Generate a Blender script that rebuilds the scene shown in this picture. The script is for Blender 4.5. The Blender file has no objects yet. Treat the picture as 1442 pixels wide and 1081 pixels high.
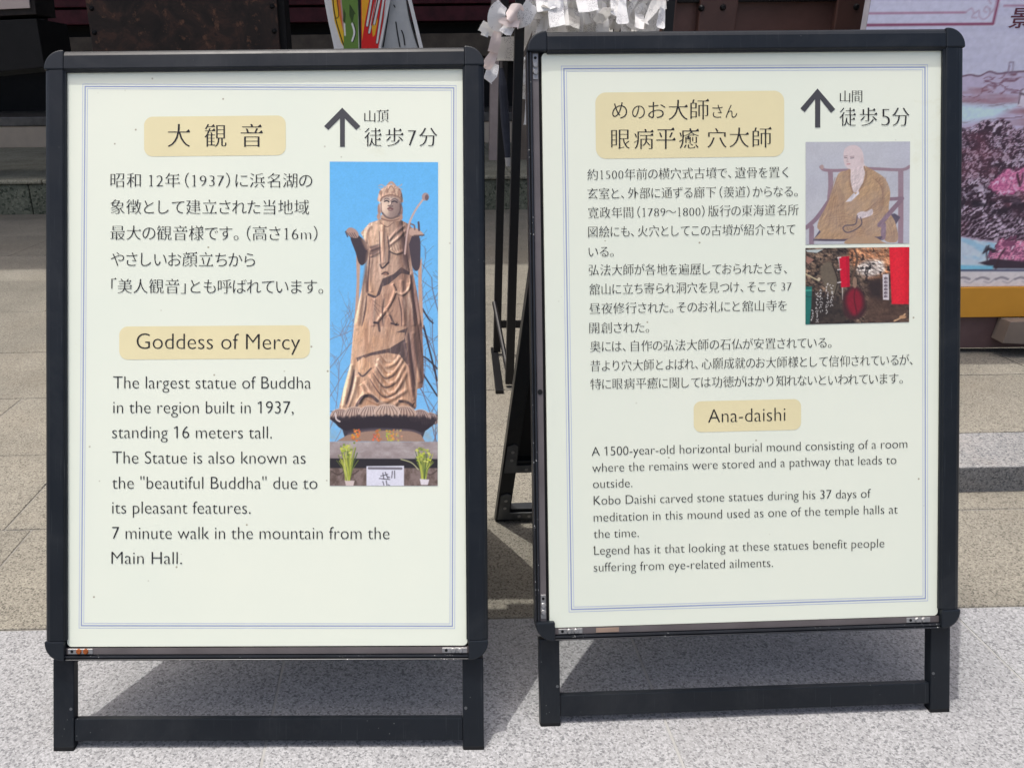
import bpy, bmesh, math, random
import numpy as np
from mathutils import Vector, Matrix

# ------------------------------------------------------------------ camera, sky, sun, exposure
SC = bpy.context.scene
COL = SC.collection
CAM_H, PITCH, ROLL, FOC = 0.8876, .3609, .0103, 1090.3        # metres, radians, focal length in photo pixels
PW, PH = 1442.0, 1081.0
PX0, PY0 = 721 - 115.27, 540.5 - 2.93                          # the photo is a crop: its optical centre sits left of the middle
_c, _s, _cr, _sr = math.cos(PITCH), math.sin(PITCH), math.cos(ROLL), math.sin(ROLL)
_r, _d = Vector((1, 0, 0)), Vector((0, -_s, -_c))
AX = (_cr*_r + _sr*_d, -_sr*_r + _cr*_d, Vector((0, _c, -_s)))  # right, down, forward
EYE = Vector((0, 0, CAM_H))
cd = bpy.data.cameras.new('camera')
cam = bpy.data.objects.new('camera', cd); COL.objects.link(cam)
cd.sensor_fit = 'HORIZONTAL'; cd.sensor_width = 36; cd.lens = FOC/PW*36
cd.shift_x = 115.27/PW; cd.shift_y = -2.93/PW
cd.clip_start = .02; cd.clip_end = 500
cam.matrix_world = Matrix(((AX[0].x, -AX[1].x, -AX[2].x, 0), (AX[0].y, -AX[1].y, -AX[2].y, 0),
                           (AX[0].z, -AX[1].z, -AX[2].z, CAM_H), (0, 0, 0, 1)))
SC.camera = cam

SUN = Vector((-.19, .056, .98)).normalized()
wd = bpy.data.worlds.new('World'); SC.world = wd; wd.use_nodes = True
nt = wd.node_tree
sky = nt.nodes.new('ShaderNodeTexSky'); sky.sky_type = 'NISHITA'; sky.sun_disc = False
sky.sun_elevation = math.asin(SUN.z); sky.sun_rotation = math.atan2(SUN.x, SUN.y)
sky.air_density = 1; sky.dust_density = 9.5; sky.ozone_density = 3
nt.links.new(sky.outputs[0], nt.nodes['Background'].inputs[0])
nt.nodes['Background'].inputs[1].default_value = .15
sl = bpy.data.lights.new('sun', 'SUN'); sl.energy = 2.0; sl.angle = math.radians(.55); sl.color = (1, .965, .91)
so = bpy.data.objects.new('sun', sl); COL.objects.link(so)
so.rotation_euler = SUN.to_track_quat('Z', 'Y').to_euler(); so.location = SUN*20
SC.view_settings.view_transform = 'Standard'; SC.view_settings.look = 'None'
SC.view_settings.gamma = 1; SC.view_settings.exposure = .46
SC.render.engine = 'CYCLES'

def ray(x, y):
    return AX[0]*((x-PX0)/FOC) + AX[1]*((y-PY0)/FOC) + AX[2]
def at(x, y, Y):                       # photo pixel -> point of the upright plane at distance Y
    d = ray(x, y); return EYE + d*(Y/d.y)
def gr(x, y, z=0.0):                   # photo pixel -> point of the level plane at height z
    d = ray(x, y); return EYE + d*((z-CAM_H)/d.z)

# ------------------------------------------------------------------ materials
def lin(c):
    return tuple((v/12.92 if v <= .04045 else ((v+.055)/1.055)**2.4) for v in c)
def rgb(r, g, b, k=1.0):
    return tuple(v*k for v in lin((r/255, g/255, b/255)))
class Mat:
    def __init__(s, name, rough=.5, spec=.5, metal=0.0):
        s.m = bpy.data.materials.new(name); s.m.use_nodes = True
        s.n = s.m.node_tree.nodes; s.l = s.m.node_tree.links
        s.b = s.n['Principled BSDF']
        s.b.inputs['Roughness'].default_value = rough
        s.b.inputs['Specular IOR Level'].default_value = spec
        s.b.inputs['Metallic'].default_value = metal
        s.tc = s.n.new('ShaderNodeTexCoord').outputs['Object']
    def node(s, t, **k):
        n = s.n.new(t)
        for a, v in k.items(): setattr(n, a, v)
        return n
    def inp(s, sock, v):
        if hasattr(v, 'is_output'): s.l.new(v, sock)
        else: sock.default_value = v
    def noise(s, scale, detail=4, rough=.55, vec=None, dist=0):
        n = s.node('ShaderNodeTexNoise'); n.inputs['Scale'].default_value = scale
        n.inputs['Detail'].default_value = detail; n.inputs['Roughness'].default_value = rough
        n.inputs['Distortion'].default_value = dist
        s.l.new(vec or s.tc, n.inputs['Vector']); return n.outputs['Fac']
    def voro(s, scale, out='Color', vec=None, feature='F1'):
        n = s.node('ShaderNodeTexVoronoi'); n.feature = feature
        n.inputs['Scale'].default_value = scale; s.l.new(vec or s.tc, n.inputs['Vector'])
        return n.outputs[out]
    def ramp(s, fac, stops):
        n = s.node('ShaderNodeValToRGB'); s.l.new(fac, n.inputs[0])
        e = n.color_ramp.elements
        while len(e) < len(stops): e.new(.5)
        for i, (p, c) in enumerate(stops):
            e[i].position = p; e[i].color = (*(c if hasattr(c, '__len__') else (c, c, c)), 1)
        return n.outputs[0]
    def mix(s, fac, a, b, mode='MIX'):
        n = s.node('ShaderNodeMix'); n.data_type = 'RGBA'; n.blend_type = mode
        s.inp(n.inputs[0], fac)
        s.inp(n.inputs[6], a if hasattr(a, 'is_output') else (*a, 1))
        s.inp(n.inputs[7], b if hasattr(b, 'is_output') else (*b, 1))
        return n.outputs[2]
    def math(s, op, a, b=0.0):
        n = s.node('ShaderNodeMath'); n.operation = op; s.inp(n.inputs[0], a); s.inp(n.inputs[1], b); return n.outputs[0]
    def scaled(s, x, y, z):
        n = s.node('ShaderNodeMapping'); n.inputs['Scale'].default_value = (x, y, z)
        s.l.new(s.tc, n.inputs['Vector']); return n.outputs[0]
    def color(s, v):
        s.inp(s.b.inputs['Base Color'], v if hasattr(v, 'is_output') else (*v, 1)); return s
    def rough(s, v): s.inp(s.b.inputs['Roughness'], v); return s
    def bump(s, h, strength=.3, dist=.002):
        n = s.node('ShaderNodeBump'); n.inputs['Strength'].default_value = strength
        n.inputs['Distance'].default_value = dist; s.l.new(h, n.inputs['Height'])
        s.l.new(n.outputs[0], s.b.inputs['Normal']); return s

def plain(name, col, rough=.5, var=.15, scale=12, spec=.5, metal=0.0, bump=0):
    m = Mat(name, rough, spec, metal)
    f = m.noise(scale, 5, .6)
    lo = tuple(c*(1-var) for c in col); hi = tuple(min(1, c*(1+var)) for c in col)
    m.color(m.ramp(f, [(.3, lo), (.7, hi)]))
    if bump: m.bump(m.noise(scale*12, 3), bump, .001)
    return m.m

def granite(name, dark, mid, light, scale, tint=None, mottled=.12):
    m = Mat(name, .75, .35)
    warp = m.node('ShaderNodeVectorMath'); warp.operation = 'ADD'
    nz = m.node('ShaderNodeTexNoise'); nz.inputs['Scale'].default_value = scale*1.7; nz.inputs['Detail'].default_value = 2
    m.l.new(m.tc, nz.inputs['Vector'])
    sc = m.node('ShaderNodeVectorMath'); sc.operation = 'SCALE'; sc.inputs[3].default_value = .9/scale
    m.l.new(nz.outputs['Color'], sc.inputs[0]); m.l.new(m.tc, warp.inputs[0]); m.l.new(sc.outputs[0], warp.inputs[1])
    v = m.voro(scale, 'Color', warp.outputs[0])
    sep = m.node('ShaderNodeSeparateColor'); m.l.new(v, sep.inputs[0])
    g = m.ramp(sep.outputs[0], [(0, dark), (.13, dark), (.24, mid), (.55, mid), (.8, light), (1, light)])
    v2 = m.voro(scale*2.3, 'Color', warp.outputs[0])
    sep2 = m.node('ShaderNodeSeparateColor'); m.l.new(v2, sep2.inputs[0])
    fine = m.ramp(sep2.outputs[1], [(0, .78), (.16, .80), (.3, .98), (1, 1.08)])
    g = m.mix(1, g, fine, 'MULTIPLY')
    big = m.ramp(m.noise(3.1, 5, .62), [(.3, 1-mottled), (.7, 1+mottled*.6)])
    g = m.mix(1, g, big, 'MULTIPLY')
    dirt = m.ramp(m.noise(1.3, 6, .7), [(.5, 0), (.72, .35)])
    g = m.mix(dirt, g, tint or tuple(c*.7 for c in mid))
    gi = m.node('ShaderNodeNewGeometry')
    g = m.mix(1, g, m.ramp(gi.outputs['Random Per Island'], [(0, .88), (1, 1.06)]), 'MULTIPLY')
    spots = m.math('MULTIPLY', m.ramp(m.voro(7, 'Distance'), [(.02, 1), (.045, 0)]), m.ramp(m.noise(4.3, 2), [(.5, 0), (.6, .5)]))
    g = m.mix(spots, g, tuple(c*.35 for c in mid))
    m.color(g)
    m.bump(sep.outputs[1], .08, .0015)
    return m.m

# ------------------------------------------------------------------ mesh helpers
class MB:
    def __init__(s): s.v = []; s.f = []
    def add(s, vs, fs):
        k = len(s.v); s.v += [tuple(v) for v in vs]; s.f += [tuple(i+k for i in f) for f in fs]; return s
    def box(s, x0, x1, y0, y1, z0, z1):
        return s.add([(x0,y0,z0),(x1,y0,z0),(x1,y1,z0),(x0,y1,z0),(x0,y0,z1),(x1,y0,z1),(x1,y1,z1),(x0,y1,z1)],
                     [(3,2,1,0),(4,5,6,7),(0,1,5,4),(1,2,6,5),(2,3,7,6),(3,0,4,7)])
    def hexa(s, p):                      # eight corners, bottom ring then top ring
        return s.add(p, [(3,2,1,0),(4,5,6,7),(0,1,5,4),(1,2,6,5),(2,3,7,6),(3,0,4,7)])
    def prism(s, poly, a, b, axis=2):    # polygon extruded along an axis
        n = len(poly)
        def pt(p, h): q = list(p); q.insert(axis, h); return tuple(q)
        vs = [pt(p, a) for p in poly] + [pt(p, b) for p in poly]
        fs = [tuple(range(n))[::-1], tuple(range(n, 2*n))] + [(i, (i+1) % n, n+(i+1) % n, n+i) for i in range(n)]
        return s.add(vs, fs)
    def cyl(s, c, r, h, axis=2, n=20, r2=None):
        r2 = r if r2 is None else r2
        k = [2*math.pi*i/n for i in range(n)]
        def pt(u, v, w): q = [u, v]; q.insert(axis, w); return (c[0]+q[0], c[1]+q[1], c[2]+q[2])
        vs = [pt(r*math.cos(a), r*math.sin(a), 0) for a in k] + [pt(r2*math.cos(a), r2*math.sin(a), h) for a in k]
        return s.add(vs, [tuple(range(n))[::-1], tuple(range(n, 2*n))] + [(i, (i+1) % n, n+(i+1) % n, n+i) for i in range(n)])
    def tube(s, pts, r, n=8):
        pts = [Vector(p) for p in pts]; rs = r if hasattr(r, '__len__') else [r]*len(pts)
        k0 = len(s.v)
        for i, p in enumerate(pts):
            t = (pts[min(i+1, len(pts)-1)] - pts[max(i-1, 0)]).normalized()
            a = t.cross(Vector((0, 0, 1)));  a = a if a.length > .05 else t.cross(Vector((1, 0, 0)))
            a.normalize(); b = t.cross(a)
            for j in range(n):
                q = 2*math.pi*j/n; s.v.append(tuple(p + a*math.cos(q)*rs[i] + b*math.sin(q)*rs[i]))
        for i in range(len(pts)-1):
            for j in range(n):
                s.f.append((k0+i*n+j, k0+i*n+(j+1) % n, k0+(i+1)*n+(j+1) % n, k0+(i+1)*n+j))
        s.f.append(tuple(k0+j for j in range(n))[::-1]); s.f.append(tuple(k0+(len(pts)-1)*n+j for j in range(n)))
        return s
    def build(s, name, mat, parent=None, bevel=0, smooth=False, xf=None, seg=2):
        vs = [xf(Vector(v)) for v in s.v] if xf else s.v
        me = bpy.data.meshes.new(name); me.from_pydata([tuple(v) for v in vs], [], s.f)
        bm = bmesh.new(); bm.from_mesh(me)
        bmesh.ops.recalc_face_normals(bm, faces=bm.faces)
        if bevel:
            es = [e for e in bm.edges if len(e.link_faces) == 2 and e.calc_face_angle(0) > .6]
            bmesh.ops.bevel(bm, geom=es, offset=bevel, segments=seg, affect='EDGES', profile=.6, clamp_overlap=True)
        bm.to_mesh(me); bm.free()
        me.materials.append(mat)
        if smooth:
            for p in me.polygons: p.use_smooth = True
        o = bpy.data.objects.new(name, me); COL.objects.link(o)
        if parent: o.parent = parent
        return o
def tag(o, label=None, cat=None, group=None, kind=None):
    for k, v in (('label', label), ('category', cat), ('group', group), ('kind', kind)):
        if v: o[k] = v
    return o
def empty(name, loc, rz=0.0):
    o = bpy.data.objects.new(name, None); COL.objects.link(o); o.location = loc; o.rotation_euler = (0, 0, rz)
    o.empty_display_size = .1; return o
def rounded(x0, x1, y0, y1, r, n=6, which=(1, 1, 1, 1)):       # corners BL BR TR TL
    out = []
    for (cx, cy, a0, on, px, py) in ((x0+r, y0+r, math.pi, which[0], x0, y0), (x1-r, y0+r, 1.5*math.pi, which[1], x1, y0),
                                     (x1-r, y1-r, 0, which[2], x1, y1), (x0+r, y1-r, .5*math.pi, which[3], x0, y1)):
        if on: out += [(cx+r*math.cos(a0+.5*math.pi*i/n), cy+r*math.sin(a0+.5*math.pi*i/n)) for i in range(n+1)]
        else: out.append((px, py))
    return out

# ------------------------------------------------------------------ numpy value noise (for printed pictures)
def _hash(ix, iy, seed):
    h = (ix.astype(np.int64)*374761393 + iy.astype(np.int64)*668265263 + seed*144665) & 0x7fffffff
    h = ((h ^ (h >> 13))*1274126177) & 0x7fffffff
    return ((h ^ (h >> 16)) & 0xffff)/65535.0
def vnoise(x, y, seed=0):
    ix, iy = np.floor(x), np.floor(y); fx, fy = x-ix, y-iy
    fx = fx*fx*(3-2*fx); fy = fy*fy*(3-2*fy)
    a, b, c, d = _hash(ix, iy, seed), _hash(ix+1, iy, seed), _hash(ix, iy+1, seed), _hash(ix+1, iy+1, seed)
    return (a*(1-fx)+b*fx)*(1-fy) + (c*(1-fx)+d*fx)*fy
def fbm(x, y, seed=0, o=4):
    s, a, t = 0, .5, 0
    for i in range(o):
        s = s + a*vnoise(x*2**i, y*2**i, seed+i*17); t += a; a *= .55
    return s/t
def smooth_pts(p, n=6, closed=False):
    p = [np.array(q, float) for q in p]; out = []
    m = len(p); rng = range(m) if closed else range(m-1)
    for i in rng:
        g = (lambda k: p[k % m]) if closed else (lambda k: p[min(max(k, 0), m-1)])
        a, b, c, d = g(i-1), g(i), g(i+1), g(i+2)
        for j in range(n):
            t = j/n
            out.append(.5*((2*b)+(-a+c)*t+(2*a-5*b+4*c-d)*t*t+(-a+3*b-3*c+d)*t**3))
    if not closed: out.append(p[-1])
    return out
class Pic:
    """A picture as it is printed: colour per point of a fine grid. y runs down unless flip."""
    def __init__(s, x0, x1, y0, y1, nx, ny, base):
        s.x0, s.x1, s.y0, s.y1, s.nx, s.ny = x0, x1, y0, y1, nx, ny
        s.X, s.Y = np.meshgrid(np.linspace(x0, x1, nx), np.linspace(y0, y1, ny))
        s.px = abs(x1-x0)/(nx-1)
        s.im = np.zeros((ny, nx, 3)); s.im[:] = np.array(base)/255.0
    def blend(s, mask, col):
        c = np.array(col)/255.0 if not isinstance(col, np.ndarray) else col
        s.im[:] = s.im*(1-mask[..., None]) + c*mask[..., None]
    def _dist(s, pts, closed):
        best = np.full(s.X.shape, 1e9); tt = np.zeros(s.X.shape); n = len(pts)
        for i in range(n if closed else n-1):
            ax, ay = pts[i]; bx, by = pts[(i+1) % n]
            dx, dy = bx-ax, by-ay; L = dx*dx+dy*dy+1e-12
            t = np.clip(((s.X-ax)*dx+(s.Y-ay)*dy)/L, 0, 1)
            d = np.hypot(s.X-ax-t*dx, s.Y-ay-t*dy)
            w = d < best; best = np.where(w, d, best); tt = np.where(w, (i+t)/max(1, n-1), tt)
        return best, tt
    def mask(s, pts, soft=None, sm=0):
        if sm: pts = smooth_pts(pts, sm, True)
        soft = soft or s.px*.7
        ins = np.zeros(s.X.shape, bool); n = len(pts)
        for i in range(n):
            ax, ay = pts[i]; bx, by = pts[(i+1) % n]
            if ay == by: continue
            c = ((ay > s.Y) != (by > s.Y)) & (s.X < (bx-ax)*(s.Y-ay)/(by-ay)+ax)
            ins ^= c
        d, _ = s._dist(pts, True)
        return np.clip(.5 + np.where(ins, d, -d)/(2*soft), 0, 1)
    def poly(s, pts, col, soft=None, a=1.0, sm=0):
        m = s.mask(pts, soft, sm)*a; s.blend(m, col); return m
    def ell(s, cx, cy, rx, ry, col, soft=None, a=1.0):
        soft = soft or s.px*.7
        d = (1-np.hypot((s.X-cx)/rx, (s.Y-cy)/ry))*min(rx, ry)
        s.blend(np.clip(.5+d/(2*soft), 0, 1)*a, col)
    def line(s, pts, w, col, a=1.0, sm=6, soft=None, taper=False):
        if sm and len(pts) > 2: pts = smooth_pts(pts, sm)
        d, t = s._dist(pts, False)
        ww = w*.5*(np.sin(np.clip(t, 0, 1)*math.pi)**.6 if taper else 1)
        soft = soft or s.px*.7
        s.blend(np.clip(.5+(ww-d)/(2*soft), 0, 1)*a*(np.minimum(1, 4*np.sin(np.clip(t, .02, .98)*math.pi)) if taper else 1), col)
    def ridge(s, H, pts, w, h, sm=6):
        q = smooth_pts(pts, sm) if sm and len(pts) > 2 else pts
        d, t = s._dist(q, False)
        H += h*np.exp(-(d/w)**2)*np.clip(4*np.sin(np.clip(t, .01, .99)*math.pi), 0, 1)
    def relief(s, m, H, k, lx=-.75, ly=-.55, lo=.34, hi=1.42, tint=(1.0, .93, .9)):
        gy, gx = np.gradient(H, s.px)
        v = np.clip(1+k*(lx*gx+ly*gy)*-1, lo, hi)
        c = np.where(v[..., None] < 1, v[..., None]**np.array((1.0, 1.04, .98)), v[..., None])
        s.im[:] = s.im*(1-m[..., None]) + s.im*c*m[..., None]
    def grain(s, amt, scale, seed=1, mask=None):
        n = fbm(s.X/scale, s.Y/scale, seed)-.5
        s.im *= 1 + amt*2*(n*(1 if mask is None else mask))[..., None]
    def build(s, name, mat, put, parent=None):
        """put(x, y arrays) -> N x 3 coordinates"""
        P = put(s.X.ravel(), s.Y.ravel())
        idx = np.arange(s.nx*s.ny).reshape(s.ny, s.nx)
        q = np.stack([idx[1:, :-1], idx[1:, 1:], idx[:-1, 1:], idx[:-1, :-1]], -1).reshape(-1, 4)
        me = bpy.data.meshes.new(name)
        me.vertices.add(len(P)); me.vertices.foreach_set('co', P.astype(np.float32).ravel())
        me.loops.add(q.size); me.loops.foreach_set('vertex_index', q.astype(np.int32).ravel())
        me.polygons.add(len(q)); me.polygons.foreach_set('loop_start', np.arange(0, q.size, 4, dtype=np.int32))
        me.polygons.foreach_set('loop_total', np.full(len(q), 4, dtype=np.int32))
        me.update(); me.validate()
        c = np.clip(s.im, 0, 1); c = np.where(c <= .04045, c/12.92, ((c+.055)/1.055)**2.4)
        at_ = me.color_attributes.new('print', 'FLOAT_COLOR', 'POINT')
        at_.data.foreach_set('color', np.concatenate([c.reshape(-1, 3), np.ones((len(P), 1))], 1).astype(np.float32).ravel())
        me.materials.append(mat)
        o = bpy.data.objects.new(name, me); COL.objects.link(o)
        if parent: o.parent = parent
        return o
def print_mat(name, k=.86, rough=.45, grain=.05, fade=None):
    m = Mat(name, rough, .35)
    a = m.node('ShaderNodeAttribute'); a.attribute_name = 'print'
    c = m.mix(1, a.outputs['Color'], (k, k, k), 'MULTIPLY')
    c = m.mix(1, c, m.ramp(m.noise(60, 4), [(.3, 1-grain), (.7, 1.0)]), 'MULTIPLY')
    if fade: c = m.mix(fade[0], c, fade[1])
    m.color(c); return m.m
# ------------------------------------------------------------------ ground
M = {}
M['granite'] = granite('light_granite', rgb(110,111,113), rgb(141,142,143), rgb(159,160,161), 370, rgb(135,132,128))
M['sandstone'] = granite('beige_granite', rgb(88,85,77), rgb(124,120,109), rgb(142,138,126), 380, rgb(118,108,92), .2)
M['oldstone'] = granite('old_step_stone', rgb(116,114,98), rgb(158,154,134), rgb(176,172,150), 150, rgb(80,84,70), .25)
M['kerbstone'] = granite('kerb_granite', rgb(88,90,92), rgb(126,127,127), rgb(150,149,147), 300, rgb(150,140,128), .16)
M['grout'] = plain('grout', rgb(126,124,118), .9, .2, 30, .2)
rnd = random.Random(4)
TILT = math.radians(1.2)
def paved(v):
    c, s = math.cos(TILT), math.sin(TILT)
    return Vector((v.x*c - v.y*s, v.x*s + v.y*c, v.z))
g = MB().add([(-250,-250,-.0025),(250,-250,-.0025),(250,250,-.0025),(-250,250,-.0025)], [(0,1,2,3)])
tag(g.build('ground', M['grout']), kind='structure')
def slabs(xs, y0, y1, gap, drop=0.0):
    mb = MB()
    for a, b in zip(xs[:-1], xs[1:]):
        h = rnd.uniform(-.0006, .0006)
        mb.box(a+gap/2, b-gap/2, y0+gap/2, y1-gap/2, -.011, h)
    return mb
front = MB()
ye = 1.146
for y0, y1, off in ((ye-1.2, ye, .9577), (ye-2.4, ye-1.2, .66), (ye-3.6, ye-2.4, .9577), (ye-4.8, ye-3.6, .7)):
    m = slabs([off+.592*k for k in range(-8, 8)], y0, y1, .0044); front.add(m.v, m.f)
mor = MB().add([(-6,-3.8,-.0009),(6,-3.8,-.0009),(6,1.143,-.0009),(-6,1.143,-.0009)], [(0,1,2,3)])
tag(mor.build('mortar', plain('pale_joint_mortar', rgb(150,150,147), .9, .12, 20, .2), xf=paved), kind='structure')
tag(front.build('granite_paving', M['granite'], xf=paved, bevel=.0006, seg=1), kind='structure')
back = MB()
rows = [ye, 1.486, 1.86, 2.27, 2.73, 3.3, 3.9, 4.55, 5.25, 5.95, 6.7]
for i, (y0, y1) in enumerate(zip(rows[:-1], rows[1:])):
    off = -.90 if i == 1 else rnd.uniform(-.4, .4) if i != 0 else -.35
    if i == 0: off = .02
    m = slabs([off+.86*k for k in range(-9, 10)], y0, y1, .004); back.add(m.v, m.f)
tag(back.build('stone_paving', M['sandstone'], xf=paved, bevel=.0015, seg=1), kind='structure')

# raised granite terrace under the picture board
KX0, KY0, KZ = .78, 1.585, .064
m = MB().box(KX0, 5.2, KY0-.02, KY0+.165, -.008, KZ)
tag(m.build('kerb', M['kerbstone'], xf=paved, bevel=.003), kind='structure')
m = MB()
for a, b in ((KX0, 1.9), (1.9, 3.1), (3.1, 5.2)):
    for c, d in ((KY0+.169, 2.16), (2.164, 2.9), (2.904, 3.7)):
        m.box(a+.002, b-.002, c, d, -.008, KZ-.001)
tag(m.build('terrace_paving', M['sandstone'], xf=paved, bevel=.002), kind='structure')

# ------------------------------------------------------------------ temple hall behind, in the shade of its eave
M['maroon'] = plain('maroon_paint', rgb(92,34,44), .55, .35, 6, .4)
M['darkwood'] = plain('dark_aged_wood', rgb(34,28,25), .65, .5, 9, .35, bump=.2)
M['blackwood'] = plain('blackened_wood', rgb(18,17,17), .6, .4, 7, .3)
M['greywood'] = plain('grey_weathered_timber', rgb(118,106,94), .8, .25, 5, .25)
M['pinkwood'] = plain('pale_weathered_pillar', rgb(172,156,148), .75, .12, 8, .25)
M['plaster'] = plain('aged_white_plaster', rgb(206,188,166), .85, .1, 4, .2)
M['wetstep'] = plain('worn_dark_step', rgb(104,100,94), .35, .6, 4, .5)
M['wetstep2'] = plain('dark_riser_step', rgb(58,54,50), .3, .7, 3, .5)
hall = tag(empty('temple_hall', (0, 6.1, 0)), 'dark wooden temple hall with maroon beams behind the two signs', 'building')
def hpart(name, mb, mat, bevel=0, parent=hall, xf=None):
    o = mb.build(name, mat, None, bevel, xf=xf); o.parent = parent
    o.matrix_parent_inverse = Matrix.Translation((0, -6.1, 0)) if parent is hall else Matrix.Identity(4)
    return o
SZ = .265
def steprow(y0, y1, z0, z1, xs):
    mb = MB()
    for a, b in zip(xs[:-1], xs[1:]): mb.box(a+.003, b-.003, y0, y1, z0, z1)
    return mb
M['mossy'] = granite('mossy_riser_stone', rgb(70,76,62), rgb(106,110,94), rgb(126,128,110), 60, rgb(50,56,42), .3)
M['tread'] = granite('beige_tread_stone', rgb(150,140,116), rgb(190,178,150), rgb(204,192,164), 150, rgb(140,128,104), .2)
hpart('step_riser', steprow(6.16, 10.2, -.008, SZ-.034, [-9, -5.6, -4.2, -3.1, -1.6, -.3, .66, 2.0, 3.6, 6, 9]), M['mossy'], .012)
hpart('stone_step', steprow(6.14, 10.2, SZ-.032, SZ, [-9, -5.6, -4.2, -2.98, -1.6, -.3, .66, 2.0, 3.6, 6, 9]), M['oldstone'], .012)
hpart('plinth', MB().box(-9, 9, 9.95, 14, SZ, .515), M['plaster'], .01)
for yt, yb, nm in ((165, 178, 'wooden_step'), (118, 155, 'wooden_step')):
    zt = at(30, yt, 9.95).z if nm and yb == 178 else None
z1 = at(30, 165, 9.95).z; p1 = gr(30, 155, z1)
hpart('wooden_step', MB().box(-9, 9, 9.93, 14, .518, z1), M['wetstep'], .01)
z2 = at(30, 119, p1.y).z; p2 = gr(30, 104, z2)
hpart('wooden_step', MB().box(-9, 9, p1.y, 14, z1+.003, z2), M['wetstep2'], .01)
WY = 13.0
def zz(y): return at(640, y, WY).z
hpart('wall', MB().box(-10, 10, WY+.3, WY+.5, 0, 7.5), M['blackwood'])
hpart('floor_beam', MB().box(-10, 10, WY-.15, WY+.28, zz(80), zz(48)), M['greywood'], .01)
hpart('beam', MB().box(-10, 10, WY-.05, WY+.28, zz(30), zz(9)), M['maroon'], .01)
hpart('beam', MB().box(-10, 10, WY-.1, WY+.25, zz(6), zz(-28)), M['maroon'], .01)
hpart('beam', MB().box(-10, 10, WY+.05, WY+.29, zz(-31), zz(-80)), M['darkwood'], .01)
for px0, px1, Y, yb in ((689.5, 701.5, 7.45, 228), (731, 745, 7.5, 228)):
    a, b = at(px0, 180, Y).x, at(px1, 180, Y).x
    hpart('pillar', MB().box(a, b, Y, Y+.09, SZ, 7.4), M['pinkwood'] if px0 < 700 else M['greywood'], .004)
hpart('pillar', MB().box(*(at(52, 20, 8.6).x, at(60, 20, 8.6).x), 8.6, 8.7, SZ, 7.4), M['darkwood'], .004)
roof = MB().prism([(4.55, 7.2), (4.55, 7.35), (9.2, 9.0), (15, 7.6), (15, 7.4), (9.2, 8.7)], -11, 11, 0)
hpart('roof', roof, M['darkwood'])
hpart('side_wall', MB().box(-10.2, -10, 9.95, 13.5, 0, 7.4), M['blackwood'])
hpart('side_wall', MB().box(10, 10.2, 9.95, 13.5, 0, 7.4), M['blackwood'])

# notice case on its black stand, far left
t = at(0, 30, 6.0)
case = tag(empty('notice_case', (t.x-.2, 6.0, .0)), 'pale notice case in a brown frame on a black stand, top left', 'notice case')
def cpart(name, mb, mat, root, bevel=0, xf=None):
    o = mb.build(name, mat, None, bevel, xf=xf); o.parent = root
    o.matrix_parent_inverse = Matrix.Translation(root.location).inverted(); return o
xa, xb = at(57, 60, 6.0).x, at(-330, 60, 6.0).x
zt, zb = at(30, 31, 6.0).z, at(30, 104, 6.0).z
cpart('stand', MB().hexa([(xb,6,zb-.12),(xa,6,zb+.04),(xa,6.5,zb+.04),(xb,6.5,zb-.12),(xb,6,zt-.04),(xa,6,zt+.02),(xa,6.5,zt+.02),(xb,6.5,zt-.04)]), M['blackwood'], case, .006)
for lx in (xb, xb+.3):
    cpart('leg', MB().box(lx, lx+.09, 6.02, 6.1, 0, zb-.06), M['blackwood'], case, .004)
    cpart('leg', MB().box(lx, lx+.09, 6.4, 6.48, 0, zb-.06), M['blackwood'], case, .004)
xc = at(50, 10, 6.0).x
cpart('frame', MB().hexa([(xb,5.99,zt-.02),(xc,5.99,zt+.045),(xc,6.3,zt+.045),(xb,6.3,zt-.02),(xb,5.99,zt+.5),(xc+.03,5.99,zt+.5),(xc+.03,6.3,zt+.5),(xb,6.3,zt+.5)]), M['darkwood'], case, .004)
xd = at(42, 10, 5.98).x
cpart('notice_sheet', MB().hexa([(xb+.03,5.975,zt+.03),(xd,5.975,zt+.085),(xd,5.987,zt+.085),(xb+.03,5.987,zt+.03),(xb+.03,5.975,zt+.46),(xd+.03,5.975,zt+.46),(xd+.03,5.987,zt+.46),(xb+.03,5.987,zt+.46)]),
      plain('faded_notice_paper', rgb(196,180,172), .7, .06, 3, .3), case)

# old studded chest front, behind the left sign
mm = Mat('old_painted_chest_wood', .6, .3)
n1 = mm.noise(5, 8, .68, dist=1.2); n2 = mm.noise(16, 6, .7)
c = mm.ramp(n1, [(.32, rgb(22,17,15)), (.5, rgb(40,30,26)), (.6, rgb(62,42,34)), (.68, rgb(30,24,22))])
c = mm.mix(mm.ramp(n2, [(.58, 0), (.66, .7)]), c, rgb(104,72,54))
mm.color(c); mm.bump(n2, .3, .004)
M['chest'] = mm.m
M['iron'] = plain('dark_iron', rgb(24,24,26), .4, .2, 20, .5, .6)
BY = 5.2
xl, xr = at(126, 40, BY).x, at(392, 40, BY).x
chest = tag(empty('offering_chest', ((xl+xr)/2, BY, 0)), 'dark studded wooden chest with worn painted front behind the left sign', 'chest')
cpart('front_panel', MB().box(xl, xr, BY, BY+.03, .55, 1.62), M['chest'], chest, .004)
cpart('body', MB().box(xl+.02, xr-.02, BY+.032, BY+.6, .55, 1.6), M['blackwood'], chest, .006)
for lx in (xl+.03, xr-.11):
    for ly in (BY+.05, BY+.5): cpart('leg', MB().box(lx, lx+.08, ly, ly+.08, 0, .548), M['blackwood'], chest, .004)
for px, py in ((129, 12), (133, 46), (383, 9), (386, 44)):
    p = at(px, py, BY)
    b = MB(); b.cyl((p.x, BY+.001, p.z), .017, -.012, 1, 12, .008)
    cpart('stud', b, M['iron'], chest)
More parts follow.
